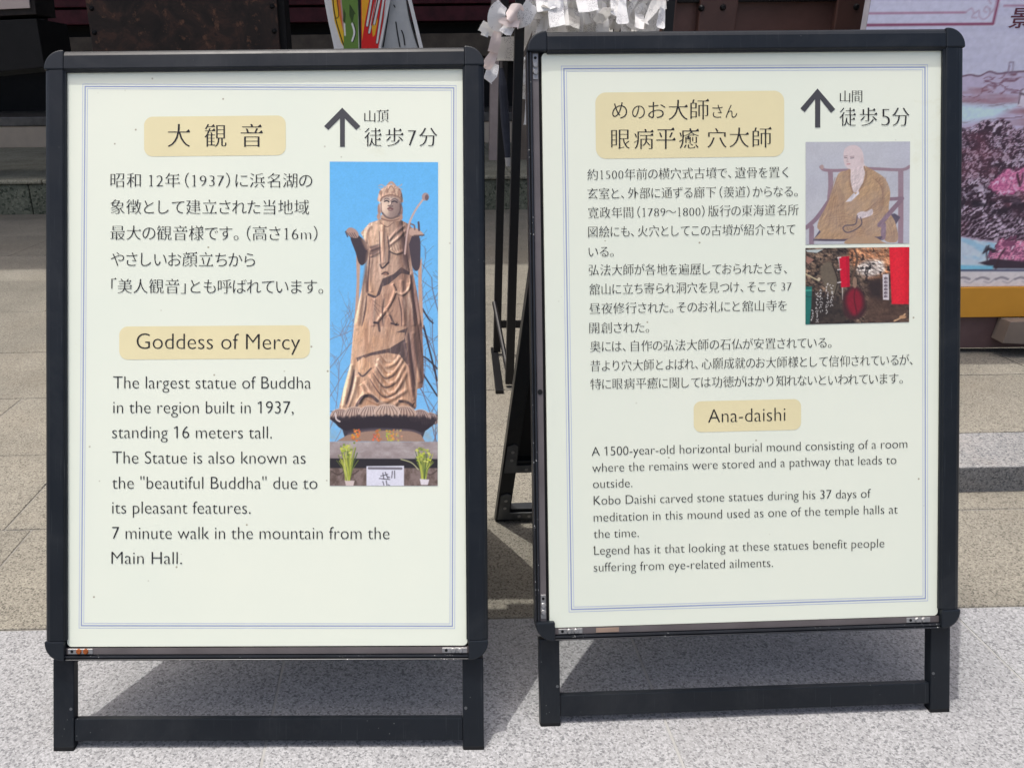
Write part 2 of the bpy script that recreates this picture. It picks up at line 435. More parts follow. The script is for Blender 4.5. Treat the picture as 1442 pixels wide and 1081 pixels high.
p0, p1 = at(392, 40, BY+.1), at(404, 40, BY+.1)
cpart('side_post', MB().box(p0.x+.004, p1.x, BY+.06, BY+.2, 0, 1.7), M['blackwood'], chest, .004)

# brown studded box behind the right sign
WYB = 2.78
M['brownwood'] = plain('brown_stained_wood', rgb(92,66,60), .5, .2, 9, .4, bump=.15)
M['brownpost'] = plain('brown_frame_wood', rgb(80,56,50), .45, .15, 9, .45, bump=.1)
xl, xr = at(935, 20, WYB).x, at(1232, 20, WYB).x
box = tag(empty('offertory_box', ((xl+xr)/2, WYB, 0)), 'reddish brown wooden box with round studs behind the right sign', 'box')
cpart('panel', MB().box(xl+.02, xr-.02, WYB+.03, WYB+.07, .12, 1.4), M['brownwood'], box, .003)
cpart('rail', MB().box(xl+.0, xr, WYB+.012, WYB+.06, at(1100, 0, WYB).z-.004, at(1100, 0, WYB).z+.06), M['blackwood'], box, .003)
cpart('body', MB().box(xl+.03, xr-.03, WYB+.072, WYB+.55, .12, 1.4), M['brownwood'], box, .004)
for a, b in ((985, 1038), (1178, 1229), (937, 952)):
    xa, xb = at(a, 20, WYB).x, at(b, 20, WYB).x
    cpart('post', MB().box(xa, xb, WYB, WYB+.05, KZ, 1.42), M['brownpost'], box, .004)
for px, py in ((1018, 11), (1206, 10), (988, 12)):
    for dz in (0, .32):
        p = at(px, py, WYB); b = MB(); b.cyl((p.x, WYB+.001, p.z+dz), .011, -.009, 1, 14, .006)
        cpart('stud', b, M['iron'], box, .001)
# ------------------------------------------------------------------ the two A-frame signs
W2, HB, LEN, INS = .3175, .8779, 1.0123, .0066
V0 = LEN - HB
def alu():
    m = Mat('dark_navy_aluminium', .38, .32)
    n = m.noise(7, 6, .65)
    c = m.ramp(n, [(.3, rgb(16,21,27)), (.7, rgb(22,27,33))])
    st = m.scaled(240, 4, 4)
    scr = m.noise(3, 3, .6, st)
    c = m.mix(m.ramp(scr, [(.64, 0), (.74, .5)]), c, rgb(66,70,74))
    sm_ = m.noise(3.5, 7, .72, dist=.8); c = m.mix(m.ramp(sm_, [(.48, 0), (.72, .35)]), c, rgb(62,64,66))
    sp = m.voro(90, 'Distance')
    c = m.mix(m.math('MULTIPLY', m.ramp(sp, [(.05, 1), (.09, 0)]), m.ramp(m.noise(9, 2), [(.58, 0), (.66, .55)])), c, rgb(120,122,120))
    m.color(c); m.rough(m.ramp(m.noise(14, 5, .7), [(.3, .3), (.75, .5)]))
    m.bump(m.noise(900, 2), .05, .0004)
    return m.m
M['alu'] = alu()
M['alucap'] = plain('dark_plastic_corner', rgb(24,29,35), .4, .15, 10, .35)
M['channel'] = plain('bare_channel_metal', rgb(104,98,98), .5, .16, 14, .5, .35)
def chipped():
    m = Mat('dark_rail_lip_with_chips', .35, .5)
    c = m.ramp(m.noise(18, 5, .6), [(.3, rgb(26,29,34)), (.7, rgb(40,43,49))])
    k = m.math('MULTIPLY', m.ramp(m.voro(230, 'Distance'), [(.12, 1), (.22, 0)]), m.ramp(m.noise(17, 2), [(.56, 0), (.62, 1)]))
    m.color(m.mix(k, c, rgb(190,190,188))); return m.m
M['lip'] = chipped()
M['gap'] = plain('black_rubber', rgb(16,17,19), .7, .2, 20, .3)
M['zinc'] = plain('zinc_spring_clip', rgb(150,150,150), .4, .25, 80, .5, .6)
M['rust'] = plain('rusty_screw', rgb(150,82,40), .75, .35, 90, .3, .2)
M['bracket'] = plain('grey_corner_bracket', rgb(96,98,100), .5, .2, 60, .5, .5)
M['backboard'] = plain('black_back_board', rgb(20,21,23), .6, .3, 8, .3)
def poster_mat():
    m = Mat('aged_poster_under_clear_cover', .32, .35)
    n = m.noise(2.2, 5, .6)
    c = m.ramp(n, [(.35, rgb(223,229,213)), (.65, rgb(228,232,215))])
    sp = m.voro(30, 'Distance', None); k = m.ramp(m.noise(13, 2), [(.46, 0), (.56, .75)])
    c = m.mix(m.math('MULTIPLY', m.ramp(sp, [(.03, 1), (.055, 0)]), k), c, rgb(138,126,98))
    st = m.ramp(m.noise(7.5, 7, .72, dist=1.5), [(.66, 0), (.74, .22)])
    c = m.mix(st, c, rgb(205,203,170))
    m.color(c); m.bump(m.noise(6, 3), .03, .004); return m.m
M['poster'] = poster_mat()
M['ink'] = plain('dark_print_ink', rgb(36,34,37), .5, .06, 20, .3)
M['inkgrey'] = plain('grey_print_ink', rgb(70,70,74), .5, .06, 20, .3)
M['inkblue'] = plain('blue_grey_rule_ink', rgb(146,158,192), .5, .05, 20, .3)
M['inkpale'] = plain('pale_blue_rule_ink', rgb(186,194,212), .5, .05, 20, .3)
M['plate'] = plain('pale_tan_print', rgb(223,213,170), .45, .03, 12, .3)
M['print'] = print_mat('printed_photo', .88)

def tilt_front(a):
    ca, sa = math.cos(a), math.sin(a)
    return lambda p: Vector((p.x, p.y*sa - p.z*ca, p.y*ca + p.z*sa))
def tilt_rear(a, rd):
    ca, sa = math.cos(a), math.sin(a)
    return lambda p: Vector((-p.x, rd - p.y*sa + p.z*ca, p.y*ca + p.z*sa))
PROF = [(0, -.012), (0, .0015), (.0014, .0040), (.0042, .0062), (.0082, .0076), (.0268, .0080), (.0282, .0070), (.0290, .0052), (.031, .0048), (.031, -.010)]
def rail(side):
    """One closed snap rail: profile (distance from the outer edge, height) swept between the corner caps."""
    mb = MB(); n = len(PROF); e = .0285
    if side in 'TB':
        y = lambda d: LEN-d if side == 'T' else V0+d
        a = [(-W2+e, y(d), h) for d, h in PROF]; b = [(W2-e, y(d), h) for d, h in PROF]
    else:
        x = lambda d: -W2+d if side == 'L' else W2-d
        a = [(x(d), V0+e, h) for d, h in PROF]; b = [(x(d), LEN-e, h) for d, h in PROF]
    return mb.add(a+b, [tuple(range(n)), tuple(range(n, 2*n))] + [(i, (i+1) % n, n+(i+1) % n, n+i) for i in range(n)])
def corner(cx, cy, small=False):
    e, r = .0283, .0262
    x0, x1 = (-W2, -W2+e) if cx < 0 else (W2-e, W2)
    y0, y1 = (V0, V0+e) if cy < 0 else (LEN-e, LEN)
    w = [0, 0, 0, 0]; w[(0 if cx < 0 else 1) if cy < 0 else (3 if cx < 0 else 2)] = 1
    return MB().prism(rounded(x0, x1, y0, y1, r, 9, w), -.0125, .0083)
def a_frame(name, label, loc, yaw, a, rd, open_sides, panel, splay=0.0):
    root = tag(empty(name, loc, yaw), label, 'sign', 'black A-frame information signs')
    F = tilt_front(a)
    R0 = tilt_rear(math.asin(min(.6, (rd - LEN*math.sin(a) - .034)/LEN)), rd)
    R_ = lambda p: R0(Vector((p.x*(1-splay*p.y), p.y, p.z)))
    def P(nm, mb, mat, xf=F, bevel=0, parent=root, smooth=False, seg=2): return mb.build(nm, mat, parent, bevel, smooth, xf, seg)
    for s in 'TLRB':
        if s not in open_sides: P('frame_rail', rail(s), M['alu'], bevel=.0005, seg=1)
        else:
            # opened snap rail: grey channel between a dark double lip and the black seat of the poster
            bars = [(0, .0016, -.012, .0056, 'lip'), (.0016, .0040, -.012, .0028, 'gap'), (.0040, .0062, -.012, .0050, 'lip'), (.0062, .0078, -.012, -.001, 'gap'),
                    (.0078, .0168, -.012, .0012, 'channel'), (.0168, .0225, -.012, -.0035, 'gap')]
            base = None
            for d0, d1, h0, h1, mt in bars:
                e = .0284
                if s == 'L': bx = (-W2+d0, -W2+d1, V0+e, LEN-e)
                elif s == 'B': bx = (-W2+e, W2-e, V0+d0, V0+d1)
                mb = MB().box(*bx, h0, h1)
                if base is None: base = P('open_rail', mb, M[mt], bevel=.0004, seg=1)
                else: P({'gap': 'groove', 'channel': 'channel', 'lip': 'lip'}[mt], mb, M[mt], parent=base)
    for cx in (-1, 1):
        for cy in (-1, 1): P('corner_cap', corner(cx, cy), M['alucap'], bevel=.0022)
    P('back_board', MB().box(-W2+.022, W2-.022, V0+.0195, LEN-.018, -.011, -.0038), M['backboard'])
    u0, u1, v0, v1 = panel
    poster = P('poster', MB().prism(rounded(u0, u1, v0, v1, .0065, 6), -.0034, .0008), M['poster'], bevel=.0003, seg=1)
    for q in (F, R_):
        for sx in (-1, 1):
            xo = sx*(W2-INS); xi = sx*(W2-INS-.0300)
            n0, n1 = (-.0190, -.0040) if q is F else (-.0345, -.0130)
            P('leg', MB().box(min(xo, xi), max(xo, xi), .006, (V0-.0012) if q is F else LEN-.075, n0, n1), M['alu'], q, .0016)
            P('foot_cap', MB().box(min(xo, xi)-.0002, max(xo, xi)+.0002, 0, .0085, n0-.0003, n1+.0002), M['gap'], q, .0025)
        P('crossbar', MB().box(-(W2-INS-.0302), W2-INS-.0302, .0150, .0465, n0+.001, n1-.002), M['alu'], q, .001)
        if q is F:
            for sx in (-1, 1): P('bolt', MB().cyl((sx*(W2-INS-.026), .062, n1-.0003), .0022, .0008, 2, 10), M['bracket'], q)
    rb = MB().box(-W2+.034, W2-.034, V0+.055, LEN-.075, -.020, -.014)
    P('rear_panel', rb, M['backboard'], R_)
    P('crossbar', MB().box(-(W2-INS-.0302), W2-INS-.0302, V0+.02, V0+.0515, -.0335, -.0150), M['alu'], R_, .001)
    for sx in (-1, 1):
        for yv in (.018, V0+.022):
            x0 = sx*(W2-INS-.004)
            L = [(x0, yv), (x0-sx*.082, yv), (x0-sx*.082, yv+.012), (x0-sx*.076, yv+.020), (x0-sx*.024, yv+.020), (x0-sx*.022, yv+.072), (x0-sx*.014, yv+.078), (x0, yv+.072)]
            b = P('bracket', MB().prism(L, -.0378, -.0352), M['bracket'], R_, .0005)
            for (du, dv) in ((.012, .058), (.012, .036), (.046, .010), (.068, .010)):
                P('screw', MB().cyl((x0-sx*du, yv+dv, -.0379), .0035, -.0014, 2, 10), M['zinc'], R_, parent=b)
    for sx in (-.24, .24):
        P('hinge', MB().box(sx-.03, sx+.03, LEN-.09, LEN-.02, -.0165, -.0130).box(sx-.03, sx+.03, LEN-.10, LEN-.085, -.0560, -.0166), M['alucap'])
    return root, poster, F, P
A1, A2 = .3719, .3181
signL, posterL, FL, PL = a_frame('information_sign', 'black framed A-frame sign with a tall statue photograph, leftmost sign', (-.2389, .8561-.004, 0), -.0103, A1, .70, 'B',
                                 (-W2+.0295, W2-.0295, V0+.0185, LEN-.029))
signR, posterR, FR, PR = a_frame('information_sign', 'black framed A-frame sign with two small pictures and a missing left rail', (.4698, .9054-.004, 0), .0335, A2, .626, 'LB',
                                 (-W2+.0215, W2-.0295, V0+.0175, LEN-.0285), .15)
# spring clips and screws in the opened rails
def clip(P, horiz, u, v, rusty=False):
    m = MB()
    if horiz: m.box(u, u+.036, v-.0038, v+.0038, .0012, .0022)
    else: m.box(u-.0038, u+.0038, v-.036, v, .0012, .0022)
    c = P('spring_clip', m, M['rust'] if rusty == 2 else M['zinc'], bevel=.0004, seg=1)
    for k in (.016, .026):
        q = (u+k, v) if horiz else (u, v-k)
        P('screw', MB().cyl((*q, .0021), .0042, .0018, 2, 12, .003), M['rust'] if rusty else M['zinc'], parent=c)
    q = (u+.006, v) if horiz else (u, v-.006)
    P('hole', MB().cyl((*q, .0021), .0022, .0003, 2, 10), M['gap'], parent=c)
clip(PL, True, -W2+.031, V0+.0122, True); clip(PL, True, W2-.066, V0+.0122)
clip(PR, True, -W2+.034, V0+.0122); clip(PR, True, W2-.078, V0+.0122)
clip(PR, False, -W2+.0122, LEN-.030); clip(PR, False, -W2+.0122, V0+.068)
PR('strip', MB().box(-W2+.090, -W2+.124, V0+.0090, V0+.0155, .0012, .0020), plain('tan_tape', rgb(150,128,112), .6, .1, 40))
for u, v in ((0, .50),): PR('hole', MB().cyl((-W2+.0122, v, .0013), .0038, .0006, 2, 12), M['gap'])

def board(root, F):
    """photo pixel -> (u, v) in metres on that sign's poster"""
    loc = root.location; rz = Matrix.Rotation(root.rotation_euler.z, 3, 'Z')
    o = rz @ F(Vector((0, 0, .0008))) + loc
    U = rz @ Vector((1, 0, 0)); V = rz @ (F(Vector((0, 1, 0)))-F(Vector((0, 0, 0))))
    N = U.cross(V)
    def f(px, py):
        d = ray(px, py); t = (o-EYE).dot(N)/d.dot(N); q = EYE + d*t - o
        return Vector((q.dot(U), q.dot(V)))
    return f
BL, BR = board(signL, FL), board(signR, FR)

# ------------------------------------------------------------------ lettering
_gc = {}
def outlines(text):
    if text in _gc: return _gc[text]
    c = bpy.data.curves.new('t', 'FONT'); c.body = text
    o = bpy.data.objects.new('t', c); COL.objects.link(o)
    dg = bpy.context.evaluated_depsgraph_get()
    k = o.to_curve(dg)
    out = []
    for s in k.splines:
        if s.type == 'BEZIER':
            out.append([(np.array(p.handle_left[:2]), np.array(p.co[:2]), np.array(p.handle_right[:2])) for p in s.bezier_points])
        else:
            out.append([(np.array(p.co[:2]),)*3 for p in s.points])
    o.to_curve_clear(); bpy.data.objects.remove(o); bpy.data.curves.remove(c)
    _gc[text] = out
    return out
def poly_of(sp, n=4):
    pts = []
    m = len(sp)
    for i in range(m):
        a, b = sp[i], sp[(i+1) % m]
        p0, p1, p2, p3 = a[1], a[2], b[0], b[1]
        dev = np.abs(np.cross(p3-p0, p1-p0)) + np.abs(np.cross(p3-p0, p2-p0)) if np.hypot(*(p3-p0)) > 1e-9 else 0
        k = 1 if dev < 2e-5 else n
        for j in range(k):
            t = j/k
            pts.append(p0*(1-t)**3 + 3*p1*t*(1-t)**2 + 3*p2*t*t*(1-t) + p3*t**3)
    q = [pts[0]]
    for p in pts[1:]:
        if np.hypot(*(p-q[-1])) > 1e-4: q.append(p)
    if len(q) > 2 and np.hypot(*(q[0]-q[-1])) < 1e-4: q.pop()
    return np.array(q)
def area(p): return .5*np.sum(p[:, 0]*np.roll(p[:, 1], -1) - np.roll(p[:, 0], -1)*p[:, 1])
def thin(polys, ox, oy):
    """Move the outline inward, more on level strokes than on upright ones: brush-and-chisel contrast."""
    sg = 1 if sum(area(p) for p in polys) > 0 else -1
    out = []
    for p in polys:
        e = np.roll(p, -1, 0)-p; L = np.hypot(e[:, 0], e[:, 1])[:, None]+1e-9; e = e/L
        n = np.stack([-e[:, 1], e[:, 0]], 1)*sg
        a = np.roll(n, 1, 0); m = a+n; dd = np.maximum(.35, 1+np.sum(a*n, 1))[:, None]; m = m/dd
        lim = np.minimum(1, .49*np.minimum(L, np.roll(L, 1, 0))/.02) if False else 1
        out.append(p + m*np.array([ox, oy])*lim)
    return out
def uroko(polys, s):
    """small triangular serifs on the free right ends of level strokes"""
    tri = []
    for p in polys:
        n = len(p)
        for i in range(n):
            a, b = p[i], p[(i+1) % n]; z, y = p[i-1], p[(i+2) % n]
            if abs(a[0]-b[0]) < .012 and .006 < abs(a[1]-b[1]) < .085 and z[0] < a[0]-.11 and y[0] < b[0]-.11 and abs(z[1]-a[1]) < .02 and abs(y[1]-b[1]) < .02:
                t = a if a[1] > b[1] else b; x = max(a[0], b[0])
                tri.append([(x-.105*s, t[1]-.004), (x+.012, t[1]-.004), (x-.03*s, t[1]+.062*s)])
    return tri
class Ink:
    def __init__(s): s.loops = []; s.tris = []
    def put(s, polys, tris, o, ex, ey):
        s.loops.append([[o+ex*float(x)+ey*float(y) for x, y in p] for p in polys])
        s.tris += [[o+ex*float(x)+ey*float(y) for x, y in t] for t in tris]
    def build(s, name, mat, xf, parent, z=.0013):
        V, Fc = [], []
        for gl in s.loops:
            c = bpy.data.curves.new('k', 'CURVE'); c.dimensions = '2D'; c.fill_mode = 'BOTH'
            for p in gl:
                sp = c.splines.new('POLY'); sp.points.add(len(p)-1); sp.use_cyclic_u = True
                sp.points.foreach_set('co', [w for q in p for w in (q.x*100, q.y*100, 0, 1)])
            o = bpy.data.objects.new('k', c); COL.objects.link(o)
            me = o.to_mesh()
            k = len(V)
            V += [(v.co.x/100, v.co.y/100, z) for v in me.vertices]; Fc += [tuple(i+k for i in f.vertices) for f in me.polygons]
            o.to_mesh_clear(); bpy.data.objects.remove(o); bpy.data.curves.remove(c)
        for t in s.tris:
            k = len(V); V += [(q.x, q.y, z+.00006) for q in t]; Fc.append((k, k+1, k+2))
        me = bpy.data.meshes.new(name); me.from_pydata([tuple(xf(Vector(v))) for v in V], [], Fc)
        me.materials.append(mat)
        o = bpy.data.objects.new(name, me); COL.objects.link(o); o.parent = parent
        return o
SERIF1 = [np.array(p) for p in ([(.17,0),(.40,0),(.40,.022),(.322,.03),(.322,.70),(.29,.70),(.15,.635),(.15,.61),(.252,.625),(.252,.03),(.17,.022)],)]
def jp_style(ch, w=1.0, big=False):
    ps = [poly_of(s) for s in outlines(ch)]
    o = ord(ch)
    if 0x3040 <= o < 0x3100: return thin(ps, .006*w, .014*w), []
    if o < 0x100: return (SERIF1 if ch == '1' else thin(ps, .008*w, .030*w)), []
    per = sum(np.hypot(*(np.roll(p, -1, 0)-p).T).sum() for p in ps)
    t = 2*abs(sum(area(p) for p in ps))/per                     # mean stroke thickness of this character
    q = thin(ps, (.01 if big else .05)*t*w, (.30 if big else .28)*t*w)
    return q, uroko(q, 1.45 if big else 1.15)
def adv(ch):
    o = ord(ch)
    if ch == ' ': return .3
    if ch in '（）': return .58
    if ch in '。、': return .62
    if ch in '「」': return .55
    if ch.isdigit(): return .56
    if ch == 'm': return .86
    if ch == '～': return .9
    if 0x3040 <= o < 0x3100: return .93
    return 1.04
def jp_line(ink, B, text, x0, y0, x1, y1, em, w=1.0):
    """text between photo points; y is the middle of the characters"""
    pos, x, items = [], 0.0, []
    for ch in text:
        if ch != ' ':
            q, tr = jp_style(ch, w)
            xs = np.concatenate(q)[:, 0]; a = adv(ch)
            if ch in '（「': sh = x + a - .05 - xs.max()
            elif ch in '）」。、': sh = x + .05 - xs.min()
            else: sh = x + a/2 - (xs.max()+xs.min())/2
            items.append((q, tr, sh, xs.min()+sh, xs.max()+sh))
        x += adv(ch)
    lo, hi = items[0][3], items[-1][4]
    P0, P1 = B(x0, y0), B(x1, y1); d = P1-P0; L = d.length; d = d/L
    mpp = L/math.hypot(x1-x0, y1-y0)
    k = L/(hi-lo); sy = em*mpp
    up = Vector((-d.y, d.x))
    sx = min(sy*1.02, k*1.03)
    for q, tr, sh, a, b in items:
        cx = (a+b)/2
        o = P0 + d*((cx-lo)*k)
        loc = [p - np.array([cx-sh, .37]) for p in q]
        t2 = [[(u-(cx-sh), v-.37) for u, v in t] for t in tr]
        ink.put(loc, t2, o, d*sx, up*sy)
def jp_box(ink, B, ch, x0, x1, y0, y1, w=1.0):
    q, tr = jp_style(ch, w, big=True); al = np.concatenate(q); a, b = al.min(0), al.max(0)
    O = B(x0, y1); ex = (B(x1, y1)-O)/(b[0]-a[0]); ey = (B(x0, y0)-O)/(b[1]-a[1])
    ink.put([p-a for p in q], [[(u-a[0], v-a[1]) for u, v in t] for t in tr], O, ex, ey)
def en_line(ink, B, text, x0, y0, x1, y1, cap, w=1.0):
    q = thin([poly_of(s) for s in outlines(text)], .009*w, .0175*w)
    al = np.concatenate(q); lo, hi = al[:, 0].min(), al[:, 0].max()
    P0, P1 = B(x0, y0), B(x1, y1); d = P1-P0; L = d.length; d = d/L
    mpp = L/math.hypot(x1-x0, y1-y0)
    up = Vector((-d.y, d.x))
    flags = []
    for i, ch in enumerate(text):                 # the numeral one gets its short flag
        if ch == '1':
            p = poly_of(outlines(text[:i+1])[-1]); x, t = p[:, 0].min()+.012-lo, p[:, 1].max()-.012
            flags += [[(x, t), (x-.150, t-.10), (x-.140, t-.145)], [(x, t), (x-.140, t-.145), (x, t-.075)]]
    ink.put([p-np.array([lo, 0]) for p in q], flags, P0, d*(L/(hi-lo)), up*(cap*mpp/CAP))
_h = np.concatenate([poly_of(s) for s in outlines('H')]); CAP = _h[:, 1].max()

def plate(P, B, poster, pts, r, name='heading_plate'):
    c = [B(*p) for p in pts]                       # TL TR BR BL
    u0, u1 = (c[0].x+c[3].x)/2, (c[1].x+c[2].x)/2; v0, v1 = (c[3].y+c[2].y)/2, (c[0].y+c[1].y)/2
    m = MB(); pl = rounded(u0, u1, v0, v1, r, 8)
    m.add([(x, y, .0010) for x, y in pl], [tuple(range(len(pl)))])
    return P(name, m, M['plate'], parent=poster)
def rules(P, B, poster, c, off, wide):
    """border rule: three fine lines round the poster"""
    q = [B(*p) for p in c]
    cx, cy = sum(p.x for p in q)/4, sum(p.y for p in q)/4
    for k, (o, w, mt) in enumerate(((-off, wide*.55, 'inkpale'), (0, wide, 'inkblue'), (off, wide*.55, 'inkpale'))):
        def ringpt(p, e): return (p.x + (e if p.x > cx else -e), p.y + (e if p.y > cy else -e), .00095)
        m = MB(); a = [ringpt(p, o+w/2) for p in q]; b = [ringpt(p, o-w/2) for p in q]
        m.add(a+b, [(i, (i+1) % 4, 4+(i+1) % 4, 4+i) for i in range(4)])
        P('border_rule', m, M[mt], parent=poster)
def arrow(P, B, poster, apex, lt, rt, stem_x0, stem_x1, bottom, th):
    a, l, r = apex, lt, rt
    pts = [a, r, (r[0]-th*.75, r[1]+th*.65), (stem_x1, a[1]+th*1.75+1), (stem_x1, bottom), (stem_x0, bottom), (stem_x0, a[1]+th*1.75+1), (l[0]+th*.75, l[1]+th*.65), l]
    m = MB(); q = [B(*p) for p in pts]
    m.add([(p.x, p.y, .0012) for p in q], [(0, 3, 6), (0, 1, 2, 3), (0, 6, 7, 8), (3, 4, 5, 6)])
    P('arrow', m, M['inkgrey'], parent=poster)

# left sign
rules(PL, BL, posterL, [(120,122), (639,124), (637,881), (114.7,880.3)], .0034, .0017)
plate(PL, BL, posterL, [(203,163), (402.5,164.5), (402.5,220), (203,219.5)], .0125)
plate(PL, BL, posterL, [(168,458), (436.5,459.5), (436.5,506), (168,505)], .0125)
arrow(PL, BL, posterL, (482,152), (456.5,178), (507.5,178), 478.8, 485.6, 207, 8)
ink = Ink()
for ch, a, b in (('大',236,268), ('観',288,319), ('音',339,370)): jp_box(ink, BL, ch, a, b, 175, 207)
for ch, a, b in (('山',513,528.5), ('頂',530.5,547.5)): jp_box(ink, BL, ch, a, b, 156, 172, .9)
for ch, a, b in (('徒',513,537.5), ('歩',543,568), ('分',590,616)): jp_box(ink, BL, ch, a, b, 180.5, 206)
jp_box(ink, BL, '7', 574.5, 586, 184, 205)
for t, x0, y0, x1, y1 in (('昭和 12年（1937）に浜名湖の',156,254,439.5,254.5), ('象徴として建立された当地域',156,291.5,435,292), ('最大の観音様です。（高さ16m）',156,328,447,329),
                          ('やさしいお顔立ちから',156.5,365,359,366), ('「美人観音」とも呼ばれています。',157,403,455,403.8)):
    jp_line(ink, BL, t, x0, y0, x1, y1, 23)
ink.build('japanese_lettering', M['ink'], FL, posterL)
ink = Ink()
en_line(ink, BL, 'Goddess of Mercy', 192.4, 491.2, 422.5, 492.2, 22.2, 1.0)
for t, x0, x1, y in (('The largest statue of Buddha',159.5,438,546.8), ('in the region built in 1937,',159.5,413.5,581.6), ('standing 16 meters tall.',158,383,616.7), ('The Statue is also known as',158.3,430.4,652.3),
                     ('the "beautiful Buddha" due to',158,447,687.8), ('its pleasant features.',158,353,722.6), ('7 minute walk in the mountain from the',158,548.5,758.4), ('Main Hall.',157,256.4,793.4)):
    en_line(ink, BL, t, x0, y, x1, y+.4, 17.4)
ink.build('english_lettering', M['ink'], FL, posterL)

# right sign
rules(PR, BR, posterR, [(794,97), (1302.5,95), (1303,842), (804.7,857.6)], .0036, .0018)
plate(PR, BR, posterR, [(838.3,130.5), (1104,128.2), (1104.5,221), (839,223.5)], .015)
plate(PR, BR, posterR, [(976.5,564.5), (1128,562), (1128,605), (977,608.3)], .011)
arrow(PR, BR, posterR, (1151,125), (1127,153), (1176,154), 1147.6, 1154.9, 179.8, 8)
ink = Ink()
for ch, a, b, y0, y1 in (('め',862,883,144.5,167), ('の',890,908,149,167), ('お',912.5,937,144,166.5), ('大',941,968.5,141,169), ('師',972,998,140.5,168.5), ('さ',1003,1017.5,148,166), ('ん',1021.5,1038,148,166),
                         ('眼',860.5,887,183,210), ('病',892.5,920,182,210), ('平',924,951,182.5,210), ('癒',956,984,181,209), ('穴',996,1023,181,208), ('大',1027,1054.5,180,207.5), ('師',1059.5,1086,180,208)):
    jp_box(ink, BR, ch, a, b, y0, y1)
for ch, a, b in (('山',1182.5,1197), ('間',1199.5,1214)): jp_box(ink, BR, ch, a, b, 128, 144, .9)
for ch, a, b in (('徒',1182,1205), ('歩',1210.5,1235), ('分',1256,1280.5)): jp_box(ink, BR, ch, a, b, 152, 177.5)
jp_box(ink, BR, '5', 1241, 1253, 154, 177)
for t, x0, y0, x1, y1 in (
    ('約1500年前の横穴式古墳で、遺骨を置く',827.3,246.2,1109.6,242.6), ('玄室と、外部に通ずる廊下（羨道）からなる。',827.3,273,1123,269.5), ('寛政年間（1789～1800）版行の東海道名所',828.4,300,1124,295.6),
    ('図絵にも、火穴としてこの古墳が紹介されて',828.4,326.7,1119.6,322.8), ('いる。',829,354.6,864,354.2), ('弘法大師が各地を遍歴しておられたとき、',829,380.3,1108,378),
    ('舘山に立ち寄られ洞穴を見つけ、そこで 37',830,407.5,1114.4,403), ('昼夜修行された。そのお礼にと舘山寺を',830,434.6,1108,430.2), ('開創された。',830,461.8,914,460.8),
    ('奥には、自作の弘法大師の石仏が安置されている。',831,488,1170.6,482.2), ('昔より穴大師とよばれ、心願成就のお大師様として信仰されているが、',831.5,515.2,1285,506.3),
    ('特に眼病平癒に関しては功徳がはかり知れないといわれています。',831.5,541,1271,532.6)):
    jp_line(ink, BR, t, x0, y0, x1, y1, 17.2)
ink.build('japanese_lettering', M['ink'], FR, posterR)
ink = Ink()
en_line(ink, BR, 'Ana-daishi', 997, 595, 1105.8, 592.3, 19)
for t, x0, y0, x1, y1 in (('A 1500-year-old horizontal burial mound consisting of a room',833.2,641.6,1277.4,630.5), ('where the remains were stored and a pathway that leads to',834,664.6,1262,653), ('outside.',835,687,890.4,685.6),
    ('Kobo Daishi carved stone statues during his 37 days of',836,710.4,1226,700.3), ('meditation in this mound used as one of the temple halls at',836,734.2,1264,722.6), ('the time.',836,757.3,899.5,755.6),
    ('Legend has it that looking at these statues benefit people',836.7,780.8,1245,770.2), ('suffering from eye-related ailments.',836,804.4,1088.4,797.6)):
    en_line(ink, BR, t, x0, y0, x1, y1, 12.6)
ink.build('english_lettering', M['ink'], FR, posterR)
# ------------------------------------------------------------------ the printed photographs on the posters
rnd = random.Random(11)
def on_poster(B, F, quad, x0, x1, y0, y1, z):
    """bilinear from picture coordinates to the poster plane; quad = photo pixels TL TR BR BL"""
    q = [B(*p) for p in quad]; q = [np.array((p.x, p.y)) for p in q]
    o = F(Vector((0, 0, z))); ex = F(Vector((1, 0, z)))-o; ey = F(Vector((0, 1, z)))-o
    o, ex, ey = np.array(o), np.array(ex), np.array(ey)
    def put(X, Y):
        s = ((X-x0)/(x1-x0))[:, None]; t = ((Y-y0)/(y1-y0))[:, None]
        uv = q[0]*(1-s)*(1-t)+q[1]*s*(1-t)+q[2]*s*t+q[3]*(1-s)*t
        return o + uv[:, :1]*ex + uv[:, 1:]*ey
    return put
# --- tall stone statue under a blue sky (coordinates: photo pixels)
def T(*p): return [(450+x/4.505, 220+y/4.505) for x, y in p]
def Bq(*p): return [(450+x/4.158, 440+y/4.158) for x, y in p]
def twigs(pic, x, y, ang, L, w, col, depth, spread=.5, r=rnd):
    pts = [(x, y)]; a = ang
    for i in range(4):
        a += r.uniform(-.18, .18); x += math.cos(a)*L/4; y += math.sin(a)*L/4; pts.append((x, y))
        if depth and i > 0:
            twigs(pic, x, y, a + r.choice((-1, 1))*r.uniform(.3, spread+.35), L*r.uniform(.45, .7), w*.62, col, depth-1, spread, r)
    pic.line(pts, w, col, a=.8, sm=0)
p = Pic(464.4, 616.8, 228, 684, 222, 662, (98,184,242))
sky_t = ((p.Y-228)/456)[..., None]
p.im = p.im*(1-sky_t) + np.array((128,190,238))/255*sky_t
r2 = random.Random(5)
for x, y, L, a in ((462,610,70,-1.2), (464,560,55,-.9), (466,600,90,-1.35), (463,520,50,-.7), (470,625,70,-1.0), (462,480,36,-.6)):
    twigs(p, x, y, a, L, 1.0, (128,122,140), 3, .5, r2)
for x, y, L, a in ((622,640,120,-1.9), (618,560,110,-1.75), (620,520,80,-2.0), (612,650,90,-1.4), (620,450,60,-2.0), (606,640,60,-1.2)):
    twigs(p, x, y, a, L, 1.3, (104,88,98), 3, .55, r2)
